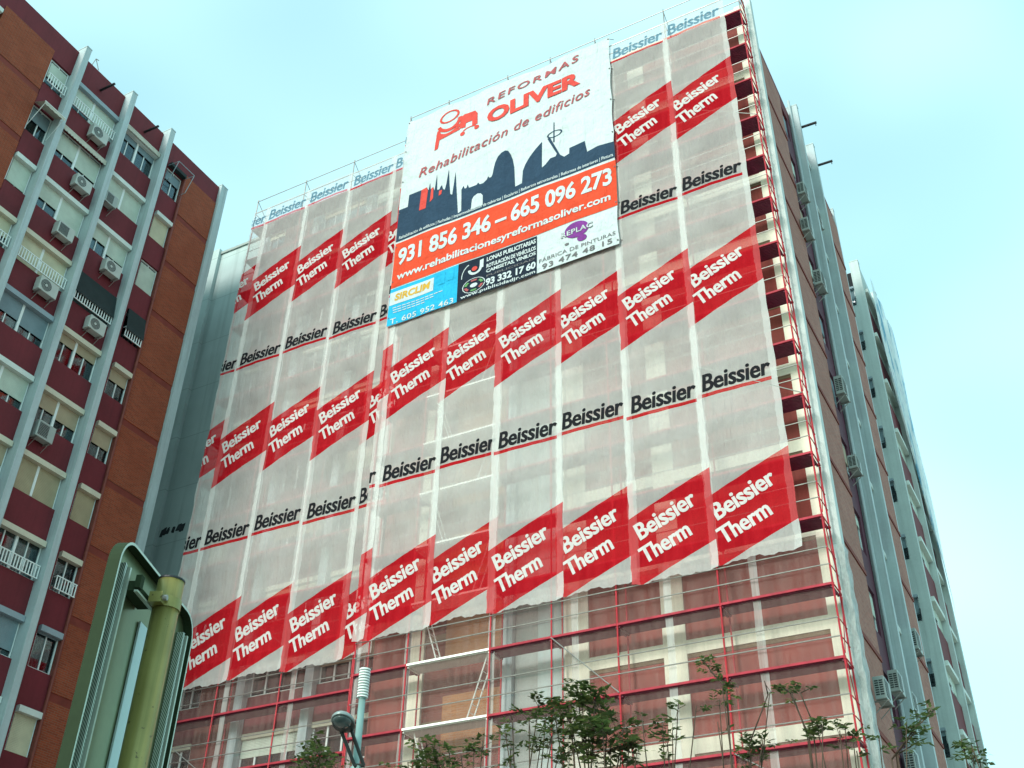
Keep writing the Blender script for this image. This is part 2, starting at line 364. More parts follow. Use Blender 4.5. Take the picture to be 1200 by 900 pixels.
# ------------------------------------------------------------------ facade kit (all these fronts face +x; y runs along the front)
FL = 2.79
def window(root, xb, y0, y1, zs, zt, sh='sh_pale', fr=(.5, .5), rail=False, box='box_pale', cur=True, frame='white', awn=None):
    """frame mesh is the part; pane, shutters, box, curtain, railing are its sub-parts"""
    xf = xb-.12; w = y1-y0; n = len(fr); b = MB(); t = .05
    b.box(xf-.03, xf+.03, y0, y0+t, zs, zt); b.box(xf-.03, xf+.03, y1-t, y1, zs, zt); b.box(xf-.031, xf+.031, y0+t, y1-t, zs, zs+t); b.box(xf-.031, xf+.031, y0+t, y1-t, zt-t, zt)
    ed = [y0+t+(w-2*t)*i/n for i in range(n+1)]
    for i in range(1, n): b.box(xf-.028, xf+.06, ed[i]-.05, ed[i]+.05, zs+t, zt-t)
    for i in range(n):
        m = (ed[i]+ed[i+1])/2; b.box(xf-.024, xf+.024, m-.022, m+.022, zs+t, zt-t)
    wo = b.build('window', M[frame], root)
    p = MB(); p.box(xf-.012, xf-.004, y0+t, y1-t, zs+t, zt-t); p.build('pane', M['glass'], wo)
    zt2 = zt-.2
    if box:
        q = MB(); q.box(xb-.10, xb+.13, y0+.01, y1-.01, zt-.21, zt-.002); q.build('shutter_box', M[box], wo)
    for i in range(n):
        if fr[i] > .02:
            a = ed[i]+(.055 if i else .01); c = ed[i+1]-(.055 if i < n-1 else .01); q = MB(); q.box(xf+.034, xf+.05, a, c, zt2-(zt2-zs)*fr[i]+.004, zt2+.05); q.build('shutter', M[sh], wo)
    if cur:
        q = MB(); k = int(w/.06); xs = [(y0+t+(w-2*t)*i/k) for i in range(k+1)]; gap = rnd.uniform(.3, .7)
        for i in range(k):
            if abs(i/k-gap) < .1: continue
            z0 = zs+.05; x_a = xf-.07-.02*(i % 2); x_b = xf-.07-.02*((i+1) % 2)
            q.face([(x_a, xs[i], z0), (x_b, xs[i+1], z0), (x_b, xs[i+1], zt-.06), (x_a, xs[i], zt-.06)])
        q.build('curtain', M['curtain'], wo)
    if rail:
        q = MB(); x = xb+.16; zt_ = zs+.50
        for z in (zs+.04, zt_): q.box(x-.018, x+.018, y0+.02, y1-.02, z-.018, z+.018)
        k = int((w-.1)/.12)
        for i in range(k+1): yy = y0+.05+(w-.1)*i/k; q.box(x-.011, x+.011, yy-.02, yy+.02, zs+.058, zt_-.018)
        for yy in (y0+.03, y1-.03): q.box(xb, x-.018, yy-.012, yy+.012, zt_-.03, zt_)
        q.build('railing', M['white'], wo)
    if awn == 'open':
        q = MB(); q.face([(xb+.02, y0-.05, zt+.05), (xb+.02, y1+.05, zt+.05), (xb+.75, y1+.05, zt-.30), (xb+.75, y0-.05, zt-.30)])
        for i in range(10):
            a = y0-.05+(w+.1)*i/10; c = a+(w+.1)/10; q.face([(xb+.75, a, zt-.30), (xb+.75, c, zt-.30), (xb+.76, c, zt-.46+.03*(i % 2)), (xb+.76, a, zt-.43-.03*(i % 2))])
        q.build('awning', M['awning'], wo)
        q = MB()
        for yy in (y0, y1): q.tube((xb, yy, zs+.25), (xb+.74, yy, zt-.31), .014, n=6)
        q.tube((xb+.75, y0-.05, zt-.29), (xb+.75, y1+.05, zt-.29), .022, n=6); q.build('awning_frame', M['white'], wo)
    if awn == 'frame':
        q = MB()
        for yy in (y0-.02, y1+.02): q.path([(xb, yy, zt+.05), (xb+.7, yy, zt-.02), (xb+.35, yy, zs+.5), (xb, yy, zs+.5)], .016, .016)
        q.tube((xb+.7, y0-.02, zt-.02), (xb+.7, y1+.02, zt-.02), .02, n=6); q.build('awning_frame', M['box_grey'], wo)
        q = MB(); q.box(xb, xb+.22, y0, y1, zt+.03, zt+.2); q.build('awning', M['awning_dark'], wo)
    if awn == 'rolled':
        q = MB(); q.tube((xb+.12, y0, zt+.02), (xb+.12, y1, zt+.02), .09, n=10)
        k = 16
        for i in range(k):
            a = y0+w*i/k; c = a+w/k; q.face([(xb+.2, a, zt), (xb+.2, c, zt), (xb+.205, c, zt-.17), (xb+.205, (a+c)/2, zt-.22), (xb+.205, a, zt-.17)])
        q.build('awning', M['awning'], wo)
    if awn == 'drop':
        q = MB(); q.face([(xb+.06, y0, zt), (xb+.06, y1, zt), (xb+.22, y1, zs+.35), (xb+.22, y0, zs+.35)]); q.build('awning', M['awning_dark'], wo)
    return wo

def slab(root, name, mat, x0, x1, y0, y1, z0, z1):
    b = MB(); b.box(x0, x1, y0, y1, z0, z1); return b.build(name, mat, root)
def pillar(root, xb, d, y0, y1, z1, mat='pillar'):
    b = MB(); b.box(xb-.24, xb+d, y0, y1, GROUND, z1); b.box(xb-.2, xb+d+.012, y0-.012, y1+.012, z1, z1+.05); o = b.build('pillar', M[mat], root); return o

# ---- the block on the left
XL = -26.0; ZT0 = 37.4; NF = 14
LB = thing('apartment_building', (XL, -6.6, GROUND), 'red and orange brick apartment block with grey pillars and window units on the left', 'building')
LBi = LB.matrix_world
def base(root):           # children keep world coordinates
    c = bpy.data.objects
    for o in list(root.children): o.matrix_parent_inverse = Matrix.Translation(-root.location)
slab(LB, 'wall', M['core'], XL-12, XL-.26, -14.4, -.05, GROUND, 38.6)
slab(LB, 'parapet', M['red_wall'], XL-.258, XL, -14.4, -.44, 37.42, 38.9)
slab(LB, 'roof', M['concrete'], XL-12, XL-.27, -14.38, -.07, 38.602, 38.7)
slab(LB, 'end_wall', M['pillar'], XL-12, XL-.245, -.048, -.02, GROUND, 38.75)
for y0, y1 in ((-9.47, -9.2), (-6.74, -6.46), (-4.29, -4.01)): pillar(LB, XL, .42, y0, y1, 39.05)
pillar(LB, XL, .16, -.44, -.03, 39.0); pillar(LB, XL, .16, -14.4, -14.05, 39.0)
COLS = {'c0': (-10.47, -9.47), 'b12': (-9.2, -6.74), 'b23': (-6.46, -4.29), 'c3': (-3.62, -2.6), 'cn': (-14.05, -13.05)}
SPEC = {
 'b12': [dict(sh='sh_pale', fr=(.72, 1), rail=True, box='box_grey'), dict(sh='sh_pale', fr=(.7, .78), awn='rolled', box=None), dict(sh='sh_pale', fr=(.62, .98)), dict(sh='sh_cream', fr=(.95, .95), rail=True, box='box_cream'),
         dict(sh='sh_blue', fr=(.62, .7), box='box_grey'), dict(sh='sh_pale', fr=(.7, .72)), dict(sh='sh_beige', fr=(.45, .6), box='box_cream'), dict(sh='sh_beige', fr=(.9, .3)), dict(sh='sh_pale', fr=(.1, .5), rail=True), dict(sh='sh_blue', fr=(.8, .8), box='box_grey')],
 'b23': [dict(sh='sh_blue', fr=(.28, .28), awn='rolled', box='box_pale'), dict(sh='sh_pale', fr=(.97, .97)), dict(sh='sh_pale', fr=(.5, .72)), dict(sh='sh_dark', fr=(.98, .98), rail=True, box=None, awn='drop', frame='dark_metal'),
         dict(sh='sh_beige', fr=(.33, .33), box='box_cream'), dict(sh='sh_beige', fr=(.5, .58), box='box_cream'), dict(sh='sh_straw', fr=(1, 1), box='box_cream'), dict(sh='sh_beige', fr=(0, 0), rail=True, box='box_cream'), dict(sh='sh_blue', fr=(.8, .82), box='box_grey'), dict(sh='sh_pale', fr=(.4, .9))],
 'c3': [dict(sh='sh_blue', fr=(.35,), awn='frame', box=None), dict(sh='sh_cream', fr=(1,)), dict(sh='sh_pale', fr=(1,), box=None), dict(sh='sh_dark', fr=(.1,), rail=True, box=None, awn='drop', frame='dark_metal'), dict(sh='sh_beige', fr=(.42,), box='box_cream'),
        dict(sh='sh_beige', fr=(.55,), box='box_cream'), dict(sh='sh_straw', fr=(1,), box='box_cream'), dict(sh='sh_beige', fr=(0,), rail=True, box='box_cream'), dict(sh='sh_blue', fr=(.05,), box='box_grey'), dict(sh='sh_cream', fr=(1,), box='box_pale')],
 'c0': [dict(sh='sh_pale', fr=(.62,), rail=True, box=None), dict(sh='sh_blue', fr=(.45,), awn='open', box=None), dict(sh='sh_pale', fr=(.92,)), dict(sh='sh_cream', fr=(.6,), rail=True, box='box_cream')],
 'cn': [dict(sh='sh_pale', fr=(.8,))]}
for cn, (y0, y1) in COLS.items():
    for k in range(NF):
        zt = ZT0-FL*k; zs = zt-1.47; sp = SPEC[cn][k % len(SPEC[cn])]
        ym = y0 if cn != 'c3' else -4.01
        slab(LB, 'spandrel', M['red_wall'], XL-.258, XL, ym, y1, max(GROUND, zt-FL+.002), zs-.002)
        if cn == 'c3': slab(LB, 'jamb', M['red_wall'], XL-.258, XL-.004, -4.008, y0-.002, zs, zt)
        window(LB, XL, y0+.02, y1-.02, zs, zt, **sp)
for y0, y1 in ((-2.55, -.442), (-13.02, -10.49)):
    for k in range(NF):
        z1 = 37.8-FL*k if k == 0 else 35.1-FL*(k-1); z0 = 35.4-FL*k
        slab(LB, 'brick_panel', M['brick_x'], XL-.255, XL+.035, y0+.01, y1-.01, max(GROUND, z0), z1)
        slab(LB, 'slab_band', M['band'], XL-.256, XL+.01, y0+.01, y1-.01, z0-.298, z0-.002)
p = MB(); p.tube((XL+.09, -2.575, GROUND), (XL+.09, -2.575, 37.6), .055, n=8); p.build('drainpipe', M['pipe_red'], LB)
p = MB(); p.box(XL-.25, XL+.02, -2.6+.002, -2.542, GROUND, 37.42); p.build('pipe_chase', M['pipe_red'], LB)
for y in (-7.98, -5.3):
    p = MB(); p.tube((XL, y, 38.02), (XL+.85, y, 37.98), .055, n=10); p.tube((XL+.8, y, 37.98), (XL+.8, y, 37.86), .02, n=6); p.build('water_spout', M['dark_metal'], LB)
a = MB(); a.path([(XL-.1, -8.7, 38.9), (XL-.1, -8.6, 39.5), (XL-.05, -8.35, 39.0)], .02, .02); a.tube((XL-.1, -8.6, 39.5), (XL-.1, -8.45, 39.55), .02, n=6); a.build('antenna_stay', M['galv'], LB)
base(LB)

# ---- grey party wall between the blocks
PW = thing('party_wall_building', (-30, 3.5, GROUND), 'plain grey green windowless wall rising between the red block and the wrapped building', 'building')
b = MB(); b.box(-48, -24.76, 3.5, 14, GROUND, 39.0); b.build('wall', M['party'], PW)
b = MB(); b.box(-48, -24.77, 3.42, 3.6, 39.002, 39.16); b.build('coping', M['concrete'], PW)
b = MB(); b.box(-30.6, -29.25, 3.3, 3.498, GROUND, 39.3); b.build('column', M['party'], PW)
b = MB()
for i, (px, py) in enumerate([(181, 627), (186, 625), (191, 624), (197, 622), (203, 620), (209, 618), (214, 617)]):
    c = at(px, py, 3.49)
    for j in range(2):
        w = rnd.uniform(.08, .17); h = rnd.uniform(.08, .2); x = c.x+rnd.uniform(-.1, .1); z = c.z+rnd.uniform(-.07, .07)
        b.face([(x-w, 3.494-j*.002-i*.0001, z-h), (x+w*.6, 3.494-j*.002-i*.0001, z-h*1.2), (x+w, 3.494-j*.002-i*.0001, z+h), (x-w*.3, 3.494-j*.002-i*.0001, z+h*.8)])
b.build('graffiti', M['core'], PW)
base(PW)

# ---- the wrapped building
MBD = thing('wrapped_building', (-10, 6, GROUND), 'wide apartment building under renovation, wrapped in scaffolding and printed netting', 'building')
XS = -.1; TILT = .008
Yf, Yl = .95, 2.0
ZR = 38.3
slab(MBD, 'wall', M['core'], -24.74, -15.19, Yl+.3, 15, GROUND, ZR-.9); slab(MBD, 'wall', M['core'], -15.188, XS-.27, Yl+.3, 15, GROUND, ZR-.3)
slab(MBD, 'front_core', M['core'], -15.2, XS-.27, Yf+.3, Yl+.298, GROUND, ZR-.3)
slab(MBD, 'roof', M['concrete'], -15.18, XS-.28, Yf+.32, 14.98, ZR-.298, ZR-.2); slab(MBD, 'roof', M['concrete'], -24.7, -15.2, Yl+.9, 14.98, ZR-.899, ZR-.82)
# right section front
for x0, x1 in ((-8.25, -7.46), (-5.15, -4.46), (-.45, XS-.002)): slab(MBD, 'cream_strip', M['cream'], x0, x1, Yf, Yf+.298, GROUND, ZR)
PX = ((-7.46, -5.15), (-4.46, -.45)); FB = 2.77
for x0, x1 in PX:
    for k in range(-1, 15):
        zt = 34.07-FB*k; z0 = zt-FB+.40
        if k == -1: zt = ZR-.5
        if z0 < GROUND: z0 = GROUND
        slab(MBD, 'brown_panel', M['brown'], x0, x1, Yf+.045, Yf+.297, z0, zt-.122)
        slab(MBD, 'olive_strip', M['olive_brown'], x0, x1, Yf+.03, Yf+.296, zt-.12, zt)  # thin olive brown strip along the top of each panel
        slab(MBD, 'cream_band', M['cream'], x0+.001, x1-.001, Yf+.004, Yf+.295, zt+.001, min(zt+.399, ZR))
# recessed grey bay
slab(MBD, 'recess_wall', M['concrete'], -10.0, -8.26, Yf+.17, Yf+.299, GROUND, ZR)
slab(MBD, 'recess_jamb', M['party'], -9.2, -8.27, Yf+.12, Yf+.168, GROUND, ZR)
slab(MBD, 'pale_strip', M['pillar'], -10.38, -10.02, Yf-.01, Yf+.297, GROUND, ZR)
# brick bay
slab(MBD, 'brick_wall', M['brick_dark'], -13.2, -10.382, Yf+.06, Yf+.298, GROUND, ZR)
slab(MBD, 'pale_strip', M['cream'], -13.72, -13.22, Yf-.01, Yf+.297, GROUND, ZR)
slab(MBD, 'brown_panel', M['brown'], -15.2, -13.722, Yf+.06, Yf+.297, GROUND, ZR)
for k in range(15):
    z = 34.1-FB*k
    slab(MBD, 'brick_panel', M['brick_tan'], -12.43, -10.384, Yf+.02, Yf+.058, max(z-1.12-.6, GROUND), z)
    slab(MBD, 'olive_strip', M['olive_brown'], -13.19, -12.44, Yf+.03, Yf+.058, z-.9, z-.72)
# left section front (set back)
slab(MBD, 'return_wall', M['brown'], -15.3, -15.202, Yf+.3, Yl+.29, GROUND, ZR-.3)
for x0, x1 in ((-21.62, -21.24), (-18.58, -18.22), (-15.7, -15.302)): slab(MBD, 'pillar', M['pillar'], x0, x1, Yl-.25, Yl+.297, GROUND, ZR-.75)
def win_front(root, x0, x1, zs, zt, y, n=2):
    b = MB(); t = .06; yf = y+.1
    b.box(x0, x0+t, yf-.03, yf+.03, zs, zt); b.box(x1-t, x1, yf-.03, yf+.03, zs, zt); b.box(x0+t, x1-t, yf-.031, yf+.031, zs, zs+t); b.box(x0+t, x1-t, yf-.031, yf+.031, zt-t, zt)
    for i in range(1, n*2): xx = x0+(x1-x0)*i/(n*2); b.box(xx-.035, xx+.035, yf-.032, yf+.028, zs+t, zt-t)
    w = b.build('window', M['white'], root); q = MB(); q.box(x0+t, x1-t, yf-.01, yf-.002, zs+t, zt-t); q.build('pane', M['glass'], w)
    q = MB(); q.box(x0, x1, y-.03, y+.06, zt-.2, zt-.002); q.build('shutter_box', M['box_cream'], w)
    f = rnd.choice((0, .2, .5, .9))
    if f: q = MB(); q.box(x0+.01, x1-.01, yf-.05, yf-.036, zt-.2-(zt-zs-.2)*f, zt-.19); q.build('shutter', M[rnd.choice(('sh_beige', 'sh_cream', 'sh_pale'))], w)
for k in range(14):
    zt = 37.2-FB*k; zs = zt-1.45
    for x0, x1 in ((-24.5, -23.5), (-21.24, -18.58), (-18.22, -15.7)):
        win_front(MBD, x0+.02, x1-.02, zs, zt, Yl, 1 if x1-x0 < 1.5 else 2)
        slab(MBD, 'spandrel', M['red_wall'], x0, x1, Yl, Yl+.298, max(GROUND, zt-FB+.002), zs-.002)
slab(MBD, 'brick_wall', M['brick_dark'], -23.48, -21.63, Yl-.02, Yl+.298, GROUND, ZR-.8)
slab(MBD, 'end_strip', M['pillar'], -24.74, -24.5, Yl-.1, Yl+.297, GROUND, ZR-.78)
slab(MBD, 'parapet', M['red_wall'], -24.49, -15.31, Yl+.1, Yl+.296, 37.21, ZR-.8)
# side front, facing right
slab(MBD, 'corner_pillar', M['white_pillar'], XS, XS+.32, Yf-.004, Yf+.34, GROUND, 38.65)
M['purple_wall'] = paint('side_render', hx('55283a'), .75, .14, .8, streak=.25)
SC = {'n1': (1.30, 2.35), 'n2': (5.32, 7.28), 'b1': (7.58, 9.85), 'n3': (10.15, 12.1)}
for y0, y1 in ((7.3, 7.57), (9.86, 10.14)): pillar(MBD, XS-.05, .40, y0, y1, 38.7)
pillar(MBD, XS-.1, .12, 14.32, 14.6, 38.6)
p = MB(); p.tube((XS+.05, 7.2, GROUND), (XS+.05, 7.2, 39.0), .06, n=8); p.build('drainpipe', M['pillar'], MBD)
slab(MBD, 'parapet', M['red_wall'], XS-.268, XS-.06, 1.3, 14.6, ZR-.88, ZR)
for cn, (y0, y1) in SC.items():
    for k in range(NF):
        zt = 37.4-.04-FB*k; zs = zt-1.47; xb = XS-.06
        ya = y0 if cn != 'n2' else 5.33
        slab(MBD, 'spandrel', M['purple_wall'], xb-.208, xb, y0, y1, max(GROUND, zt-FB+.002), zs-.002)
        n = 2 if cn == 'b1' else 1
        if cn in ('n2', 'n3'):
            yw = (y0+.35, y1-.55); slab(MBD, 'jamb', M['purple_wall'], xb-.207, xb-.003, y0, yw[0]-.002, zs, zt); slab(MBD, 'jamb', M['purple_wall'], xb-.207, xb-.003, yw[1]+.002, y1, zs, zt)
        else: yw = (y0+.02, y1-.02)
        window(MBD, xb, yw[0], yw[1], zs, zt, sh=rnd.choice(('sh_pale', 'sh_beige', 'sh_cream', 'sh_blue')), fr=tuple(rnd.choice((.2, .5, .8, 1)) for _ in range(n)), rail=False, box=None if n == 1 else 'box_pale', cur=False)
for y0, y1 in ((2.36, 5.31), (12.12, 14.3)):
    for k in range(NF):
        zb = 34.75-FB*k
        slab(MBD, 'brick_panel', M['brick_old'], XS-.266, XS+.04, y0+.01, y1-.01, max(zb, GROUND), zb+FB-.16)
        if zb > GROUND: slab(MBD, 'slab_band', M['band'], XS-.267, XS+.075, y0-.0+.01, y1-.01, zb-.158, zb-.002)
for y in (7.75, 10.3):
    p = MB(); p.tube((XS-.1, y, 37.72), (XS+.98, y, 37.68), .06, n=10); p.tube((XS+.93, y, 37.68), (XS+.93, y, 37.5), .02, n=6); p.build('water_spout', M['dark_metal'], MBD)
slab(MBD, 'end_wall', M['pillar'], -24.7, XS-.27, 15.0+.002, 15.03, GROUND, ZR-.3)
base(MBD)

# ---- the farther block on the right
FBD = thing('far_apartment_building', (-3, 21, GROUND), 'pale grey green block with small windows standing behind the wrapped building on the right', 'building')
slab(FBD, 'wall', M['far_wall'], -14, -.66, 18, 23.75, GROUND, 37.7)
slab(FBD, 'core', M['core'], -.66+.002, -.18, 18.2, 23.74, GROUND, 37.6)
pillar(FBD, -.1, .2, 17.98, 18.35, 38.1, 'far_wall')
for k in range(14):
    zt = 36.5-2.77*k; zs = zt-1.15
    slab(FBD, 'end_panel', M['far_wall'], -.658, -.342, 17.99, 18.198, max(GROUND, zt-2.77+.002), zs-.002)
    b = MB(); b.box(-.655, -.615, 18.06, 18.12, zs, zt); b.box(-.385, -.345, 18.06, 18.12, zs, zt); b.box(-.614, -.386, 18.061, 18.119, zs, zs+.04); b.box(-.614, -.386, 18.061, 18.119, zt-.04, zt); wo = b.build('window', M['white'], FBD)
    b = MB(); b.box(-.614, -.386, 18.085, 18.095, zs+.04, zt-.04); b.build('pane', M['glass'], wo)
    b = MB(); b.box(-.612, -.388, 18.064, 18.08, zs+(zt-zs)*rnd.choice((.3, .5, .75)), zt-.045); b.build('shutter', M['sh_blue'], wo)
    b = MB(); b.box(-.652, -.35, 17.9, 18.04, zt-.12, zt-.004); b.build('shutter_box', M['box_grey'], wo)
    b = MB(); b.tube((-.65, 17.86, zs+.05), (-.345, 17.86, zs+.05), .02, n=6); b.tube((-.36, 17.86, zs+.05), (-.36, 18.0, zs+.55), .018, n=6); b.tube((-.65, 17.86, zs+.3), (-.345, 17.86, zs+.3), .012, n=6); b.build('clothes_rail', M['dark_metal'], wo)
    slab(FBD, 'spandrel', M['red_wall'], -.178, .1, 18.36, 23.4, max(GROUND, zt-2.77+.002), zs-.002)
    for y0, y1 in ((18.4, 20.7), (21.1, 23.35)): window(FBD, .1, y0, y1, zs, zt, sh='sh_pale', fr=(.5, .7), cur=False, box='box_pale')
pillar(FBD, .1, .2, 20.75, 21.05, 38.0, 'far_wall'); pillar(FBD, .1, .2, 23.42, 23.75, 38.0, 'far_wall')
slab(FBD, 'parapet', M['far_wall'], -.658, .1, 18.36, 23.4, 36.503, 37.75)
base(FBD)
b = MB(); n = 14
for i in range(n):
    y0 = 18.7+4.9*i/n; y1 = 18.7+4.9*(i+1)/n
    for j in range(24):
        z0 = 21+16.3*j/24; z1 = 21+16.3*(j+1)/24
        fx = lambda y, z: .42+.04*math.sin(y*3+z*.7)
        zl = lambda y, z: max(z, 21+(23.6-y)*2.2)
        b.face([(fx(y0, z0), y0, zl(y0, z0)), (fx(y1, z0), y1, zl(y1, z0)), (fx(y1, z1), y1, zl(y1, z1)+.001), (fx(y0, z1), y0, zl(y0, z1)+.001)])
tag(b.build('protective_sheet', M['farnet']), 'pale blue and white protective sheet hung over the upper far right facade', 'sheet')

# ------------------------------------------------------------------ air conditioners
def make_ac(name, loc, w, h, d, label, mat='ac_white', fan=True, louv=False):
    t = thing(name, loc, label, 'air conditioner', 'air conditioners hung on the facades')
    b = MB(); b.box(0.06, .06+d, -w/2, w/2, 0, h); o = b.build('casing', M[mat], t); bevel(o, .018, 2)
    x = .06+d+.003; c = MB(); cy, cz, r = -w*.16, h/2, min(h, w)*.40
    if fan:
        n = 28; c.face([(x, cy+r*math.cos(2*math.pi*i/n), cz+r*math.sin(2*math.pi*i/n)) for i in range(n)]); c.build('grille', M['ac_grille'], t)
        c = MB()
        for rr in (.98, .8, .62, .44):
            for i in range(n):
                a0 = 2*math.pi*i/n; a1 = 2*math.pi*(i+1)/n; ri = r*rr-.006; ro = r*rr+.006
                c.face([(x+.006, cy+ri*math.cos(a0), cz+ri*math.sin(a0)), (x+.006, cy+ro*math.cos(a0), cz+ro*math.sin(a0)), (x+.006, cy+ro*math.cos(a1), cz+ro*math.sin(a1)), (x+.006, cy+ri*math.cos(a1), cz+ri*math.sin(a1))])
        c.face([(x+.009, cy+.065*math.cos(2*math.pi*i/12), cz+.065*math.sin(2*math.pi*i/12)) for i in range(12)]); c.build('fan_guard', M['ac_white'], t)
    else:
        c.box(x-.002, x+.004, -w*.42, w*.12, h*.12, h*.88); c.build('grille', M['ac_grille'], t)
        c = MB()
        for i in range(9): z = h*(.16+.085*i); c.box(x+.0045, x+.012, -w*.41, w*.11, z-.006, z+.006)
        c.build('fan_guard', M['ac_grey'], t)
    c = MB(); c.path([(.1, w/2+.005, h*.3), (.1, w/2+.09, h*.35), (.05, w/2+.10, h*.8), (.02, w/2+.07, h+.25)], .018, .018); c.build('hose', M['ac_grey'], t)
    if louv:
        c = MB()
        for i in range(7):
            z = h*(.17+.1*i)
            for k in range(2): c.box(.06+d*(.14+.4*k), .06+d*(.46+.4*k), -w/2-.008, -w/2-.002, z, z+h*.055)
        c.build('louvre', M['ac_grille'], t)
    for s in (-1, 1):
        c = MB(); y = s*w*.36; c.box(0, .1+d, y-.02, y+.02, -.045, -.005); c.tube((.0, y, -.32), (.02+d, y, -.04), .014, n=6); c.build('bracket', M['galv'], t)
    return t
for y, z, w, h, mat, fan, lab in [
    (-7.55, 35.15, .82, .62, 'ac_white', 1, 'white air conditioner with round fan below the topmost window of the first pillar bay'),
    (-7.55, 32.25, .8, .58, 'ac_white', 1, 'white air conditioner under a window with a scalloped rolled awning on the left block'),
    (-7.62, 29.55, .8, .6, 'ac_white', 0, 'square grilled air conditioner under a half shuttered window, third one down the first pillar bay'),
    (-7.55, 26.72, .85, .62, 'ac_white', 1, 'white air conditioner with round fan hanging beside white balusters, lowest in the first pillar bay'),
    (-6.12, 32.62, .62, .58, 'ac_grey', 0, 'small grey air conditioner hung against the second pillar near the roof of the left block'),
    (-5.1, 29.6, .82, .6, 'ac_white', 1, 'white air conditioner below a window with a dark gap left of the third pillar'),
    (-5.05, 26.65, .82, .6, 'ac_white', 1, 'white air conditioner with round fan below the black awning of the left block'),
    (-5.85, 21.2, .78, .66, 'ac_grey', 0, 'large plain air conditioner box standing out of a beige shuttered window on the left block')]:
    make_ac('air_conditioner', (XL+.02, y, z), w, h, .32, lab, mat, bool(fan))
for y, z, w, h, x, lab in [
    (2.85, 10.4, .75, .62, .05, 'large louvred air conditioner on the brick beside the scaffold corner'),
    (5.15, 29.15, .75, .65, -.1, 'air conditioner high on the right side wall next to the brick, second from the top'),
    (5.7, 31.6, .7, .6, -.1, 'topmost air conditioner on the side wall of the wrapped building'),
    (7.95, 32.0, .7, .6, -.12, 'air conditioner between the two upper pillars of the side wall'),
    (5.8, 27.0, .75, .7, -.1, 'air conditioner third from the top down the side wall beside the brick'),
    (6.15, 22.3, .75, .75, -.1, 'grey air conditioner halfway up the side wall in front of the first pillar'),
    (5.95, 19.2, .7, .5, -.1, 'small air conditioner below the halfway one on the side wall'),
    (6.1, 11.7, .7, .65, -.1, 'tall narrow air conditioner low beside the first side pillar'),
    (8.2, 11.8, .7, .6, -.12, 'air conditioner low between the side pillars behind the twigs'),
    (11.4, 14.9, .8, .75, -.1, 'louvred air conditioner past the second side pillar near the far block'),
    (6.3, 9.4, .75, .7, -.1, 'white air conditioner at the bottom of the side wall partly behind leaves')]:
    make_ac('air_conditioner', (x, y, z), w, h, .30, lab, 'ac_grey', False, True)

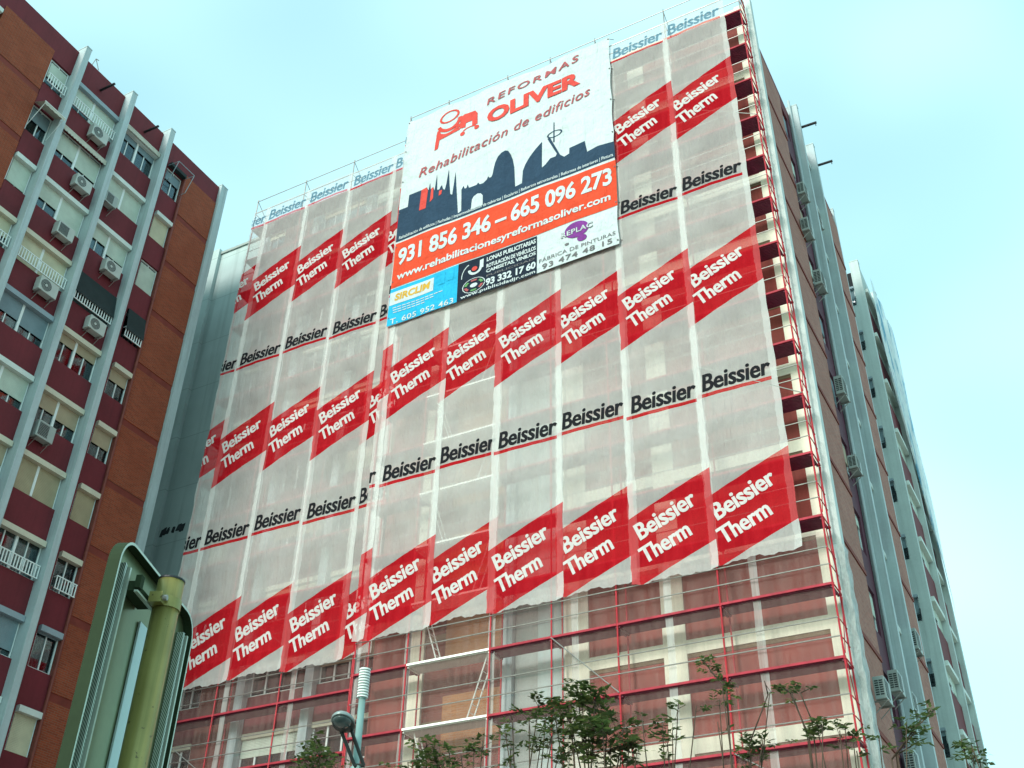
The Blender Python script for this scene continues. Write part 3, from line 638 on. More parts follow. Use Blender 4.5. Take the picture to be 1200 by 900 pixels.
# ------------------------------------------------------------------ scaffolds
def deck_mesh(x0, x1, ya, yb, z, red=True):
    b = MB().mat(1); b.box(x0+.02, x1-.02, ya-.03, ya+.02, z-.03, z+.035); b.mat(0)           # front edge
    n = 9
    for i in range(n):
        a = ya+.03+(yb-ya-.06)*i/n; c = ya+.03+(yb-ya-.06)*(i+.82)/n; b.box(x0+.03, x1-.03, a, c, z-.05, z)
    b.box(x0+.03, x1-.03, ya+.02, yb-.03, z-.018, z-.002)
    b.box(x0+.02, x0+.07, ya+.02, yb-.02, z-.09, z-.051); b.box(x1-.07, x1-.02, ya+.02, yb-.02, z-.09, z-.051)
    return b
def scaffold(label, posts, ya, yb, lab_access=None):
    t = thing('scaffold', (posts[0], ya, GROUND), label, 'scaffolding')
    top = 38.7
    for i, x in enumerate(posts):
        for y in (ya, yb):
            b = MB(); b.tube((x, y, GROUND+.05), (x, y, 36.5), .027, n=8)
            k = 0; z = 36.72-19*2
            while z < 38.5:
                if z > GROUND: b.tube((x, y, z-.06), (x, y, z+.02), .04, n=8)
                z += 2
            po = b.build('post', M['scaf_red'], t); b = MB(); b.tube((x, y, 36.502), (x, y, top if y == ya else 38.1), .026, n=8); b.build('post_head', M['galv'], po); b = MB(); b.box(x-.08, x+.08, y-.08, y+.08, GROUND+.006, GROUND+.05); b.build('base_plate', M['galv'], t)
    for k in range(19):
        z = 36.72-2*k
        for i in range(len(posts)-1):
            x1, x0 = posts[i], posts[i+1]; acc = lab_access == i
            deck_mesh(x0, x1, ya, yb, z).build('deck', [M['alu'], M['alu']] if acc else [M['deck_shaded'], M['deck_edge']], t)
        for dz in (.55, 1.05):
            b = MB(); b.tube((posts[0], ya-.03, z+dz), (posts[-1], ya-.03, z+dz), .018, n=6); b.build('guard_rail', M['galv'], t)
        b = MB()
        x = posts[0]
        for dz in (.5, 1.0): b.tube((x+.03, ya, z+dz), (x+.03, yb, z+dz), .016, n=6)
        b.tube((x+.035, ya if k % 2 else yb, z+.1), (x+.035, yb if k % 2 else ya, z+1.9), .014, n=6)
        b.tube((x+.03, ya, z-.05), (x+.03, yb, z-.05), .022, n=6); b.build('end_frame', M['scaf_red'], t)
        if lab_access is not None:
            x0, x1 = posts[lab_access+1], posts[lab_access]; b = MB(); s = 1 if k % 2 else -1
            xa, xb_ = ((x0+.3, x0+.95) if s > 0 else (x1-.2, x1-.85))
            for y in (ya+.22, ya+.55): b.tube((xa, y, z-.05), (xb_, y, z-1.95), .022, n=6)
            for q in range(1, 8): f = q/8; b.tube((xa+(xb_-xa)*f, ya+.22, z-.05-1.9*f), (xa+(xb_-xa)*f, ya+.55, z-.05-1.9*f), .012, n=5)
            b.build('ladder', M['alu'], t)
    for k in range(0, 19, 1):
        z = 36.72-2*k; i = (k*2) % (len(posts)-1); 
        if k % 2 and i != lab_access:
            b = MB(); b.tube((posts[i], ya-.05, z+.02), (posts[i+1], ya-.05, z+1.98), .017, n=6); b.build('brace', M['galv'], t)
    for dz in (37.75, 38.55):
        b = MB(); b.tube((posts[0], ya-.03, dz), (posts[-1], ya-.03, dz), .018, n=6); b.build('guard_rail', M['galv'], t)
    for x in posts:
        b = MB(); b.tube((x, ya, 38.6), (x, yb, 38.0), .014, n=6); b.tube((x, ya, 37.75), (x, yb, 37.75), .014, n=6); b.build('stay', M['galv'], t)
    base(t)
    return t
scaffold('red tube scaffold with decks and ladders across the right two thirds of the wrapped front', (0, -3.07, -6.12, -8.2, -10.25, -13.2, -15.2), 0, .72, 4)
scaffold('red tube scaffold on the set back left third of the wrapped front', (-16.02, -18.98, -21.78, -24.7), 1.0, 1.72)

# ------------------------------------------------------------------ printed nets
BASEZ = 13.85; NETTOP = 37.75
def nw(x, z):
    e = math.sin(math.pi*min(max(x/2.6, 0), 1))
    return -e*(.026+.016*math.sin(3.14*z+.6)+.010*math.sin(1.3*z+x*2.1))-.008*e*math.sin(x*8+z*1.7)
def net_mesh(a, b_, w=2.6, seed=0):
    r = random.Random(seed); b = MB(); nx = max(4, int((b_-a)/.13)); nzz = 130
    ph = [r.uniform(0, 6) for _ in range(6)]
    def P(i, j):
        x = a+(b_-a)*i/nx; z = BASEZ+(NETTOP-BASEZ)*j/nzz
        y = nw(x, z)
        if i == 0: x += .012*math.sin(z*5+ph[3])+.01*math.sin(z*11+ph[4])
        if i == nx: x += .012*math.sin(z*4.3+ph[4])
        if j == 0: z += .03*math.sin(x*4.3+ph[5])+.025*math.sin(x*9.7+1)+.018*math.sin(x*23)-.03; y -= .03
        return (x, y, z)
    g_ = [[P(i, j) for j in range(nzz+1)] for i in range(nx+1)]
    for i in range(nx):
        for j in range(nzz): b.face([g_[i][j], g_[i+1][j], g_[i+1][j+1], g_[i][j+1]])
    return b
def clip_mb(mb, a, b_):
    me = bpy.data.meshes.new('x'); me.from_pydata(mb.v, [], mb.f); bm = bmesh.new(); bm.from_mesh(me)
    for co, no in (((a, 0, 0), (1, 0, 0)), ((b_, 0, 0), (-1, 0, 0))):
        bmesh.ops.bisect_plane(bm, geom=list(bm.verts)+list(bm.edges)+list(bm.faces), plane_co=co, plane_no=no, clear_inner=True)
    bm.to_mesh(me); bm.free(); return me
def lettering():
    ks, ws = [], []; sl = math.atan(.425); c, s = math.cos(sl), math.sin(sl)
    for n in range(3):
        k = MB(); w = MB(); z0 = 19.63+PER*n; zc = 13.62+PER*n
        for dx, dy in ((0, .007), (.022, .009)): put_text(k, 'Beissier', lambda a, b: (.25+dx+a*2.16, nw(.25+a*2.16, z0+b*.64)-dy, z0+b*.64), .020, .10, .98)
        def tr(u, v, dy_):
            x_, z_ = .43+u*c-v*s, zc+.42+u*s+v*c; return (x_, nw(x_, z_)-dy_, z_)
        for dx, dy in ((0, .007), (.022, .009)):
            put_text(w, 'Beissier', lambda a, b: tr(.36+dx+a*1.98, 1.08+b*.58, dy), .018, .0, .98)
            put_text(w, 'Therm', lambda a, b: tr(.15+dx+a*1.60, .30+b*.58, dy), .018, .0, .98)
        ks.append(k); ws.append(w)
    return ks, ws
LK, LW = lettering()
def text_mesh(mb, mat, a=None, b_=None):
    if a is None: me = bpy.data.meshes.new('lettering'); me.from_pydata(mb.v, [], mb.f)
    else: me = clip_mb(mb, a, b_)
    me.materials.append(mat); return me
INKS = [M['ink_black'], M['ink_black'], M['ink_skylit']]  # top row is black ink too; bright sky behind it painted in as blue
kme = [text_mesh(q, m) for q, m in zip(LK, INKS)]; wme = [text_mesh(q, M['ink_white']) for q in LW]
full = net_mesh(0, 2.6, seed=1); fme = bpy.data.meshes.new('printed_net'); fme.from_pydata(full.v, [], full.f); fme.materials.append(M['net'])
for p in fme.polygons: p.use_smooth = True
def net(x, y, a, b_, label, seed, grp):
    if a == 0 and b_ == 2.6: o = link('printed_net', fme, None, (x, y, [.03, -.07, .06, -.02, .05, -.06, .02, -.04][seed % 8])); k, w = kme, wme
    else:
        mb = net_mesh(a, b_, seed=seed); o = mb.build('printed_net', M['net'], None, True, (x, y, 0))
        k = [text_mesh(q, m, a, b_) for q, m in zip(LK, INKS)]; w = [text_mesh(q, M['ink_white'], a, b_) for q in LW]
    tag(o, label, 'netting', grp)
    for m_, l_ in [(q, 'black lettering, sky glow painted in as pale blue' if i_ == 2 else 'bold black lettering') for i_, q in enumerate(k)]+[(q, 'white lettering on a red band') for q in w]:
        if len(m_.vertices): link('lettering', m_, o)['label'] = l_
    return o
ORD = ['rightmost', 'second', 'third', 'fourth', 'fifth', 'sixth']
rx = [-3.22, -5.58, -8.02, -10.36, -12.66, -14.98]
for i, x in enumerate(rx):
    lab = ('rightmost full strip of printed red and grey netting, at the scaffold corner' if i == 0 else '%s full strip of printed red and grey netting counted from the scaffold corner' % ORD[i])
    net(x, -.06-.03*(i % 2), 0, 2.6, lab, i, 'printed net strips on the right scaffold')
net(-17.42, -.13, 2.16, 2.6, 'narrow sliver of printed netting showing only word ends, at the step in the front', 31, 'printed net strips on the right scaffold')
for i, (x, a, b_, lab) in enumerate([(-16.74, 0, 1.5, 'part width strip of printed netting tucked beside the step, with cut off words'), (-19.0, 0, 2.6, 'printed net strip on the set back scaffold, next left of the part width strip'),
        (-21.52, 0, 2.6, 'printed net strip on the set back scaffold, middle one of the three full strips'), (-23.92, 0, 2.6, 'printed net strip on the set back scaffold, leftmost full strip'), (-26.3, 1.58, 2.6, 'part width printed net strip at the far left edge beside the grey wall')]):
    net(x, .93-.03*(i % 2), a, b_, lab, 40+i, 'printed net strips on the set back scaffold')

# fine debris netting under the printed strips
def debris_net(x0, x1, y, lab, seed):
    r = random.Random(seed); b = MB(); w = x1-x0; nx = 10; n = 24; ph = r.uniform(0, 6)
    P = lambda i, j: (w*i/nx+(.015*math.sin(j*1.3+ph) if i in (0, nx) else 0), .012*math.sin(i*1.1+ph)*math.sin(j*.7)-.002, GROUND+1+(14.3-GROUND-1)*j/n)
    for i in range(nx):
        for j in range(n): b.face([P(i, j), P(i+1, j), P(i+1, j+1), P(i, j+1)])
    tag(b.build('debris_net', M['debris'], None, True, (x0, y, 0)), lab, 'netting', 'fine debris nets below the printed strips')
for i, (x0, x1, lab) in enumerate([(-2.2, .0, 'fine see through debris net at the lower right corner of the scaffold'), (-4.7, -2.05, 'fine debris net over brown panels, second from the lower right corner'), (-7.6, -4.5, 'fine debris net behind the tall bare stem, third from the lower right corner'),
        (-10.35, -7.4, 'fine debris net over the grey recess behind the bushy tree'), (-13.35, -10.15, 'fine debris net over the brick bay with white decks'), (-15.25, -13.2, 'fine debris net left of the white ladder bay')]):
    debris_net(x0, x1, .09-.02*(i % 2), lab, i)
for i, (x0, x1, lab) in enumerate([(-18.6, -15.9, 'fine debris net behind the street lamp on the set back scaffold'), (-21.5, -18.4, 'fine debris net in the middle of the set back scaffold bottom'), (-24.75, -21.3, 'fine debris net at the lower left end beside the road sign')]):
    debris_net(x0, x1, 1.09-.02*(i % 2), lab, 20+i)
# crinkled plastic round the lower corner
b = MB(); n = 60
for j in range(n):
    z0 = GROUND+2+(14.2-GROUND-2)*j/n; z1 = GROUND+2+(14.2-GROUND-2)*(j+1)/n
    def C(q, z): 
        pts = [(.04, .74), (.10, .84), (.26, .86), (.29, 1.0), (.27, 1.34)]; x, y = pts[q]; return (x+.02*math.sin(z*7+q*2), y+.015*math.sin(z*5+q), z)
    for q in range(4): b.face([C(q, z0), C(q+1, z0), C(q+1, z1), C(q, z1)])
tag(b.build('plastic_wrap', M['plastic'], None, True), 'crinkled clear plastic sheet wrapped round the lower corner of the building', 'plastic sheet')

# ------------------------------------------------------------------ the big advertising banner
BN = thing('banner', (-10.27, -.16, 26.5), 'huge white, navy and orange renovation company banner with phone numbers hung on the scaffold', 'banner')
YB = -.21
def wav(x, z): return YB-.035*math.sin((x+z*.55)*1.9)*math.exp(-((z-38.2)/2.2)**2)+.016*math.sin(x*1.28+z*.5)+.010*math.sin(x*2.6-z*1.15)+.012*math.sin(z*2.1+.6*math.sin(x*.8))*math.exp(-((x+5.4)/1.5)**2)
def sheet(name, x0, x1, z0, z1, mat, dy, tilt=(0, 0, 0, 0)):
    b = MB(); nx, nz_ = max(2, int((x1-x0)/.2)), max(2, int((z1-z0)/.2))
    def P(i, j):
        a = i/nx; c = j/nz_; x = x0+(x1-x0)*a; z = (z0+tilt[0]*(1-a)+tilt[1]*a)*(1-c)+(z1+tilt[2]*(1-a)+tilt[3]*a)*c
        return (x, wav(x, z)-dy, z)
    for i in range(nx):
        for j in range(nz_): b.face([P(i, j), P(i+1, j), P(i+1, j+1), P(i, j+1)])
    return b.build(name, M[mat], BN, True)
def btext(name, s, x0, x1, zl, zr, h, mat, bold=.0, shear=0., spacing=1., dy=.03, hr=None):
    b = MB(); hr = hr or h
    def fn(a, c): x = x0+(x1-x0)*a; z = zl+(zr-zl)*a+(h+(hr-h)*a)*c; return (x, wav(x, z)-dy, z)
    put_text(b, s, fn, bold, shear, spacing); return b.build(name, M[mat], BN)
def bpoly(name, polys, mat, dy):
    b = MB()
    for p_ in polys: b.poly(p_, lambda x, z: (x, 0, z))
    me = bpy.data.meshes.new(name); me.from_pydata(b.v, [], b.f); me.materials.append(M[mat]); bm = bmesh.new(); bm.from_mesh(me)
    xs = [v[0] for v in b.v]; zs = [v[2] for v in b.v]
    for lo, hi, ax in ((min(xs), max(xs), 0), (min(zs), max(zs), 2)):
        n_ = int((hi-lo)/.3)
        for i in range(1, n_+1):
            co = [0, 0, 0]; no = [0, 0, 0]; co[ax] = lo+(hi-lo)*i/(n_+1); no[ax] = 1
            bmesh.ops.bisect_plane(bm, geom=list(bm.verts)+list(bm.edges)+list(bm.faces), plane_co=co, plane_no=no)
    for v in bm.verts: v.co.y = wav(v.co.x, v.co.z)-dy
    bm.to_mesh(me); bm.free(); return link(name, me, BN)
X0, X1 = -15.16, -5.38
sh_ = sheet('sheet', X0, X1, 26.5, 38.12, 'bn_white', 0, (0, .22, 0, 0))
for v in sh_.data.vertices:
    if v.co.z > 38.1: v.co.z -= .09*abs(math.sin((v.co.x-X0)*math.pi/1.95))
    if v.co.x > X1-.01: v.co.x -= .05*abs(math.sin((v.co.z-26.9)*math.pi/1.85))
sheet('band', X0+.004, X1-.004, 28.42, 30.8, 'bn_orange', .012, (0, .16, 0, .14))
skyl = [(-15.15, 30.90), (-15.15, 32.68), (-14.71, 32.68), (-14.69, 33.34), (-14.10, 33.36), (-13.84, 33.42), (-13.74, 33.2), (-13.69, 33.6), (-13.64, 33.2), (-13.52, 33.3), (-13.44, 33.05), (-13.38, 33.98), (-13.31, 33.02), (-13.2, 33.0), (-13.16, 33.12), (-13.09, 33.2), (-13.02, 32.95), (-12.93, 32.85), (-12.87, 33.2), (-12.81, 34.0), (-12.73, 33.2), (-12.65, 32.48), (-12.55, 32.4), (-12.46, 33.66), (-12.38, 32.8), (-12.23, 31.22), (-12.08, 31.3), (-12.13, 32.5), (-12.04, 32.68), (-11.98, 32.5), (-11.9, 32.5), (-11.85, 32.68), (-11.78, 32.46),
        (-11.42, 32.46), (-11.36, 32.56), (-11.28, 32.42), (-11.12, 32.4), (-10.95, 32.52), (-10.89, 32.68), (-10.82, 32.55), (-10.74, 32.56), (-10.68, 32.7), (-10.64, 33.0), (-10.58, 33.3), (-10.46, 33.58), (-10.30, 33.72), (-10.13, 33.76), (-9.98, 33.66), (-9.86, 33.4), (-9.76, 33.05), (-9.69, 32.6), (-9.64, 31.5), (-9.33, 31.54), (-9.30, 32.2), (-9.2, 32.5), (-9.0, 32.85), (-8.75, 33.16), (-8.46, 33.44), (-8.45, 31.95), (-8.30, 32.05), (-8.08, 32.3), (-7.86, 32.3), (-7.80, 32.42), (-8.22, 33.48), (-8.11, 33.52), (-7.66, 32.3), (-7.49, 32.12), (-7.28, 32.2), (-7.27, 32.5), (-6.62, 32.58), (-6.52, 31.92), (-6.07, 32.0), (-5.39, 31.9), (-5.39, 31.08)]
bpoly('skyline', [skyl], 'bn_navy', .014)
bpoly('skyline_opening', [[(-11.62, 31.15), (-11.6, 31.7), (-11.52, 31.85), (-11.36, 31.92), (-11.2, 31.86), (-11.1, 31.7), (-11.08, 31.17)]], 'bn_white', .022)
bpoly('skyline_accent', [[(-14.12, 32.2), (-14.08, 33.35), (-13.84, 33.41), (-13.76, 33.2), (-13.8, 32.2)], [(-13.62, 32.45), (-13.60, 33.24), (-13.5, 33.26), (-13.47, 32.6)], [(-13.2, 32.62), (-13.2, 32.9), (-13.05, 32.9), (-13.08, 32.66)]], 'bn_red', .023)
ring = []
n = 20
for i in range(n):
    a0 = 2*math.pi*i/n; a1 = 2*math.pi*(i+1)/n
    ring.append([(-7.9+k*math.cos(a), 33.62+k*.55*math.sin(a)) for k, a in ((.27, a0), (.34, a0), (.34, a1), (.27, a1))])
bpoly('tower_ring', ring+[[(-7.96, 33.15), (-7.95, 34.3), (-7.91, 34.3), (-7.9, 33.15)]], 'bn_navy', .016)
btext('small_lettering', 'Rehabilitación de edificios | Fachadas | Impermeabilización de cubiertas | Escaleras | Refuerzos estructurales | Reformas de interiores | Pintura', -15.0, -5.46, 30.93, 31.1, .22, 'bn_white', .012)
btext('lettering', 'REFORMAS', -11.1, -6.75, 37.0, 37.38, .38, 'bn_maroon', .012, .12, 1.25)
btext('lettering', 'OLIVER', -11.05, -6.72, 35.78, 35.96, .86, 'bn_red', .045, 0, 1.0)
btext('lettering', 'Rehabilitación de edificios', -14.28, -6.3, 34.15, 35.05, .52, 'bn_maroon', .006, .22, 1.06)
btext('phone_number', '931 856 346 – 665 096 273', -14.95, -5.56, 29.52, 29.74, .92, 'bn_white', .03, 0, .97)
btext('web_address', 'www.rehabilitacionesyreformasoliver.com', -14.92, -5.64, 28.64, 28.84, .50, 'bn_white', .024, 0, .98)
# mixer truck emblem
def arc(cx, cz, ra, rb, a0, a1, n=16, rot=0):
    o = []
    for i in range(n+1):
        t = R(a0+(a1-a0)*i/n); x, z = ra*math.cos(t), rb*math.sin(t); o.append((cx+x*math.cos(rot)-z*math.sin(rot), cz+x*math.sin(rot)+z*math.cos(rot)))
    return o
def band_(cx, cz, ra, rb, k, a0, a1, rot=0): return arc(cx, cz, ra, rb, a0, a1, rot=rot)+arc(cx, cz, ra*k, rb*k, a1, a0, rot=rot)
bpoly('emblem', [band_(-12.95, 37.0, .62, .62, .72, 190, 355, .12), band_(-12.95, 37.28, .5, .36, .78, 0, 360, .12), band_(-12.98, 36.62, .66, .5, .66, 195, 345, .12),
   [(-12.42, 36.25), (-12.38, 36.95), (-12.2, 37.05), (-11.68, 37.02), (-11.55, 36.8), (-11.52, 36.1), (-11.78, 36.1), (-11.8, 36.45), (-12.1, 36.45), (-12.12, 36.2)],
   [(-13.6, 35.95), (-13.55, 36.6), (-13.4, 36.75), (-13.35, 36.2), (-12.4, 36.3), (-12.4, 36.2), (-13.4, 36.05), (-13.45, 35.55), (-13.62, 35.5)],
   band_(-11.9, 35.95, .38, .18, .7, 20, 160), arc(-12.25, 35.86, .12, .12, 0, 350), arc(-11.55, 35.9, .12, .12, 0, 350)], 'bn_red', .016)
# three adverts along the foot
sheet('advert_cyan', X0+.006, -12.02, 26.52, 28.36, 'bn_cyan', .018, (0, .03, 0, .05))
bpoly('advert_plate', [[(-15.13, 27.52), (-13.12, 27.54), (-13.12, 28.2), (-15.13, 28.17)]], 'bn_white', .026)
btext('advert_lettering', 'SIRCLIM', -14.9, -13.28, 27.68, 27.72, .36, 'bn_gold', .04, .1, 1, .034)
btext('advert_phone', 'T. 605 952 463', -15.02, -12.16, 26.56, 26.56, .27, 'bn_white', .012, 0, 1.05, .03)
bpoly('advert_fine_print', [[(-14.95+.21*i+.02*j, 27.33-.12*j), (-14.78+.21*i+.02*j, 27.33-.12*j), (-14.78+.21*i+.02*j, 27.37-.12*j), (-14.95+.21*i+.02*j, 27.37-.12*j)] for j in range(3) for i in range(11-2*j)], 'bn_white', .03)
bpoly('advert_panel', [[(-12.9, 27.7), (-12.6, 27.7), (-12.6, 28.25), (-12.9, 28.25)], [(-12.5, 27.75), (-12.2, 27.75), (-12.2, 28.3), (-12.5, 28.3)]], 'bn_cyan', .03)
sheet('advert_dark', -12.015, -8.66, 26.56, 28.41, 'bn_dark', .018, (0, .06, 0, .06))
for s_, zl, h, bo in (('LONAS PUBLICITARIAS', 28.06, .22, .03), ('ROTULACIÓN DE VEHÍCULOS', 27.73, .25, .03), ('CAMISETAS, VINILOS', 27.46, .2, .03), ('93 332 17 60', 26.84, .35, .035)):
    btext('advert_lettering', s_, -10.78, -8.7, zl, zl+.07, h, 'bn_white', bo, 0, .95, .03)
btext('advert_lettering', 'PUBLICIDAD', -10.76, -8.74, 27.28, 27.35, .1, 'bn_grey', .02, 0, 1, .03)
btext('web_address', 'www.publicidadjr.com', -11.86, -8.72, 26.56, 26.64, .2, 'bn_white', .02, 0, 1.05, .03)
bpoly('advert_emblem', [band_(-11.28, 27.9, .3, .28, .62, 180, 370), [(-11.08, 27.86), (-11.08, 28.26), (-10.92, 28.28), (-10.92, 27.86)], band_(-11.4, 27.62, .46, .62, .93, 110, 185), band_(-11.3, 27.1, .5, .36, .93, 0, 355), arc(-11.3, 27.1, .16, .1, 0, 350)], 'bn_white', .03)
bpoly('advert_badge', [arc(-11.3, 27.92, .12, .11, 0, 350)], 'bn_red', .034)
bpoly('advert_badge', [band_(-11.3, 27.1, .42, .28, .72, 10+60*i, 50+60*i) for i in (0, 2, 4)], 'bn_green', .034)
bpoly('advert_badge', [band_(-11.3, 27.1, .42, .28, .72, 10+60*i, 50+60*i) for i in (1, 3, 5)], 'bn_maroon', .034)
btext('advert_lettering', 'FÁBRICA DE PINTURAS', -8.56, -5.52, 27.08, 27.2, .22, 'bn_grey', .0, 0, 1.02, .02)
btext('advert_phone', '93 474 48 15', -8.44, -5.65, 26.72, 26.84, .25, 'bn_grey', .012, 0, 1.1, .02)
bpoly('advert_emblem', [arc(-7.02, 28.08, .48, .38, 0, 350, 26), arc(-6.82, 27.6, .19, .15, 0, 350, 18)], 'bn_purple', .02)
bpoly('advert_emblem', [arc(-7.42, 27.52, .09, .055, 0, 350, 12)], 'bn_grey', .02)
btext('advert_lettering', 'REPLAC', -7.64, -6.38, 27.86, 27.96, .26, 'bn_grey', .035, 0, 1.05, .028)
btext('advert_lettering', 'REPLAC', -7.62, -6.4, 27.875, 27.975, .23, 'bn_white', .012, 0, 1.05, .034)
for zz in [26.9+1.85*i for i in range(7)]:
    for xe, sg in ((X0, -1), (X1, 1)):
        b = MB(); b.tube((xe-sg*.05, wav(xe, zz)-.02, zz), (xe+sg*.12, -.02, zz+.08), .012, n=5); b.tube((xe-sg*.06, wav(xe, zz)-.024, zz), (xe-sg*.06, wav(xe, zz)-.03, zz), .03, n=10); b.build('tie', M['bn_grey'], BN)
base(BN)

# ------------------------------------------------------------------ road sign seen from behind
sd = Vector((-.397, .918, 0)).normalized(); nd = Vector((sd.y, -sd.x, 0))
N0 = Vector((3.18, -25.33, 0))
SG = thing('road_sign', (N0.x+sd.x*.241+nd.x*.09, N0.y+sd.y*.241+nd.y*.09, GROUND), 'back of a tall rimmed metal road sign clamped to a yellow green pole', 'road sign')
def sp_(u, d, z): p_ = N0+sd*u+nd*d; return (p_.x, p_.y, z)
SW, ZB, ZTP, RR = .635, .42, 1.505, .085
def outline(ins=0., n=8):
    o = []
    for cx, cz, a0 in ((SW-RR, ZTP-RR, 0), (RR, ZTP-RR, 90), (RR, ZB+RR, 180), (SW-RR, ZB+RR, 270)):
        for i in range(n+1): t = R(a0+90*i/n); o.append((cx+(RR-ins)*math.cos(t), cz+(RR-ins)*math.sin(t)))
    return o
ou, inn = outline(), outline(.008)
b = MB(); b.poly(ou, lambda u, z: sp_(u, 0, z)); b.poly(ou, lambda u, z: sp_(u, -.004, z)); b.build('plate', M['sign_back'], SG)
b = MB(); m = len(ou)
for i in range(m):
    j = (i+1) % m; a, c = ou[i], ou[j]; ia, ic = inn[i], inn[j]
    b.face([sp_(a[0], -.006, a[1]), sp_(c[0], -.006, c[1]), sp_(c[0], .030, c[1]), sp_(a[0], .030, a[1])])
    b.face([sp_(ia[0], .001, ia[1]), sp_(ic[0], .001, ic[1]), sp_(ic[0], .030, ic[1]), sp_(ia[0], .030, ia[1])])
rim = b.build('rim', M['sign_rim'], SG)
b = MB()
for i in range(m):
    j = (i+1) % m; a, c = ou[i], ou[j]; ia, ic = inn[i], inn[j]
    b.face([sp_(a[0], .0305, a[1]), sp_(c[0], .0305, c[1]), sp_(ic[0], .0305, ic[1]), sp_(ia[0], .0305, ia[1])])
    b.face([sp_(a[0], -.0062, a[1]), sp_(c[0], -.0062, c[1]), sp_(ic[0], -.0062, ic[1]), sp_(ia[0], -.0062, ia[1])])
    e = (a[0]*1.0, a[1]); 
b.build('rim_edge', M['sign_edge'], rim)
def sbox(name, u0, u1, d0, d1, z0, z1, mat, parent=SG):
    b = MB(); b.box(u0, u1, d0, d1, z0, z1); b.v = [sp_(*q) for q in b.v]; return fix(b.build(name, M[mat], parent))
for u in (.055, .565):
    r_ = sbox('rail', u, u+.012, .002, .024, ZB+.06, ZTP-.07, 'hatch'); sbox('rail_flange', u+.0125, u+.03, .002, .010, ZB+.06, ZTP-.07, 'sign_rim', r_); sbox('rail_lip', u+.031, u+.040, .002, .026, ZB+.06, ZTP-.07, 'sign_edge', r_)
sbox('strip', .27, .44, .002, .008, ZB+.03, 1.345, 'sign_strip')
br = sbox('bracket', .10, .235, .004, .044, 1.368, 1.398, 'sign_rim'); sbox('bracket_lip', .10, .235, .0445, .056, 1.364, 1.370, 'sign_edge', br); sbox('bracket_end', .095, .118, .0445, .062, 1.375, 1.415, 'sign_rim', br)
sbox('bracket', .10, .56, .004, .03, .62, .647, 'sign_rim')
pp = Vector((N0.x+sd.x*.241+nd.x*.09, N0.y+sd.y*.241+nd.y*.09, 0))
b = MB(); b.tube((pp.x, pp.y, GROUND), (pp.x, pp.y, 1.458), .0395, n=40, cap=True); po = b.build('pole', M['pole'], SG); fix(po)
for f in po.data.polygons: f.use_smooth = len(f.vertices) == 4
b = MB(); b.tube((pp.x, pp.y, 1.4585), (pp.x, pp.y, 1.464), .0408, n=32); b.build('pole_cap', M['dark_metal'], po)
nn = 36
for z0, z1 in ((1.365, 1.398), (.62, .653)):
    b = MB()
    for i in range(nn):
        a0, a1 = 2*math.pi*i/nn, 2*math.pi*(i+1)/nn; P_ = lambda a, q, z: (pp.x+q*math.cos(a), pp.y+q*math.sin(a), z)
        b.face([P_(a0, .0428, z0), P_(a1, .0428, z0), P_(a1, .0428, z1), P_(a0, .0428, z1)]); b.face([P_(a0, .0397, z0), P_(a1, .0397, z0), P_(a1, .0428, z0), P_(a0, .0428, z0)]); b.face([P_(a0, .0397, z1), P_(a1, .0397, z1), P_(a1, .0428, z1), P_(a0, .0428, z1)])
    b.build('clamp', M['pole'], SG)
for z0 in (1.365, .62):
    for s_ in (-1,):
        e = sp_(.241+s_*.048, .075, z0); b = MB(); q0 = sp_(.241+s_*.036, .07, 0); b2 = MB(); b2.box(.241-.068, .241-.036, .06, .10, z0, z0+.033); b2.v = [sp_(*q) for q in b2.v]; lug = fix(b2.build('clamp_lug', M['pole'], SG))
        b = MB(); b.tube(sp_(.241-.055, .095, z0+.017), sp_(.241-.055, .112, z0+.017), .009, n=8); b.build('bolt', M['galv'], lug)
base(SG)

# ------------------------------------------------------------------ street lamp
top = at(428, 783, -15.3)
LP = thing('street_lamp', (top.x, top.y, GROUND), 'slim teal lamp post with a ribbed white top and a cobra head lamp', 'street lamp')
b = MB(); b.tube((top.x, top.y, GROUND), (top.x, top.y, top.z-.43), .055, .047, n=16); b.tube((top.x, top.y, GROUND), (top.x, top.y, GROUND+.3), .12, .09, n=16); b.build('pole', M['teal'], LP, True)
b = MB(); b.tube((top.x, top.y, top.z-.44), (top.x, top.y, top.z-.02), .052, n=16); co = b.build('column_head', M['teal'], LP)
b = MB()
for i in range(11): z = top.z-.42+.0385*i; b.tube((top.x, top.y, z), (top.x, top.y, z+.019), .078, n=20)
b.build('rings', M['ring_white'], co)
hc = at(402, 846, -15.75); el = at(421, 897, -15.35); jn = Vector((top.x, top.y, 0)); jn.z = at(417, 885, -15.3).z
dirv = Vector((.42, -.88, .12)).normalized(); sdv = dirv.cross(Vector((0, 0, 1))).normalized(); uv = sdv.cross(dirv).normalized()
if uv.z < 0: uv = -uv
def ell(mat, name, parent, la, lb, lc, off, zcut, below):
    b = MB(); nu, nv = 20, 10; g_ = []
    for j in range(nv+1):
        ph = math.pi*j/nv; row = []
        for i in range(nu):
            th = 2*math.pi*i/nu; x = la*math.cos(ph); r_ = math.sin(ph); y = lb*r_*math.cos(th); z = lc*r_*math.sin(th)
            if below: z = min(z, zcut)
            else: z = max(z, zcut)
            row.append(hc+off+dirv*x+sdv*y+uv*z)
        g_.append(row)
    for j in range(nv):
        for i in range(nu): b.face([g_[j][i], g_[j][(i+1) % nu], g_[j+1][(i+1) % nu], g_[j+1][i]])
    return fix(b.build(name, M[mat], parent, True))
hd = ell('lamp_shell', 'lamp_head', LP, .25, .155, .10, Vector(), -.01, False)
ell('lamp_glass', 'lens', hd, .17, .125, .07, dirv*.05-uv*.012, -.0, True)
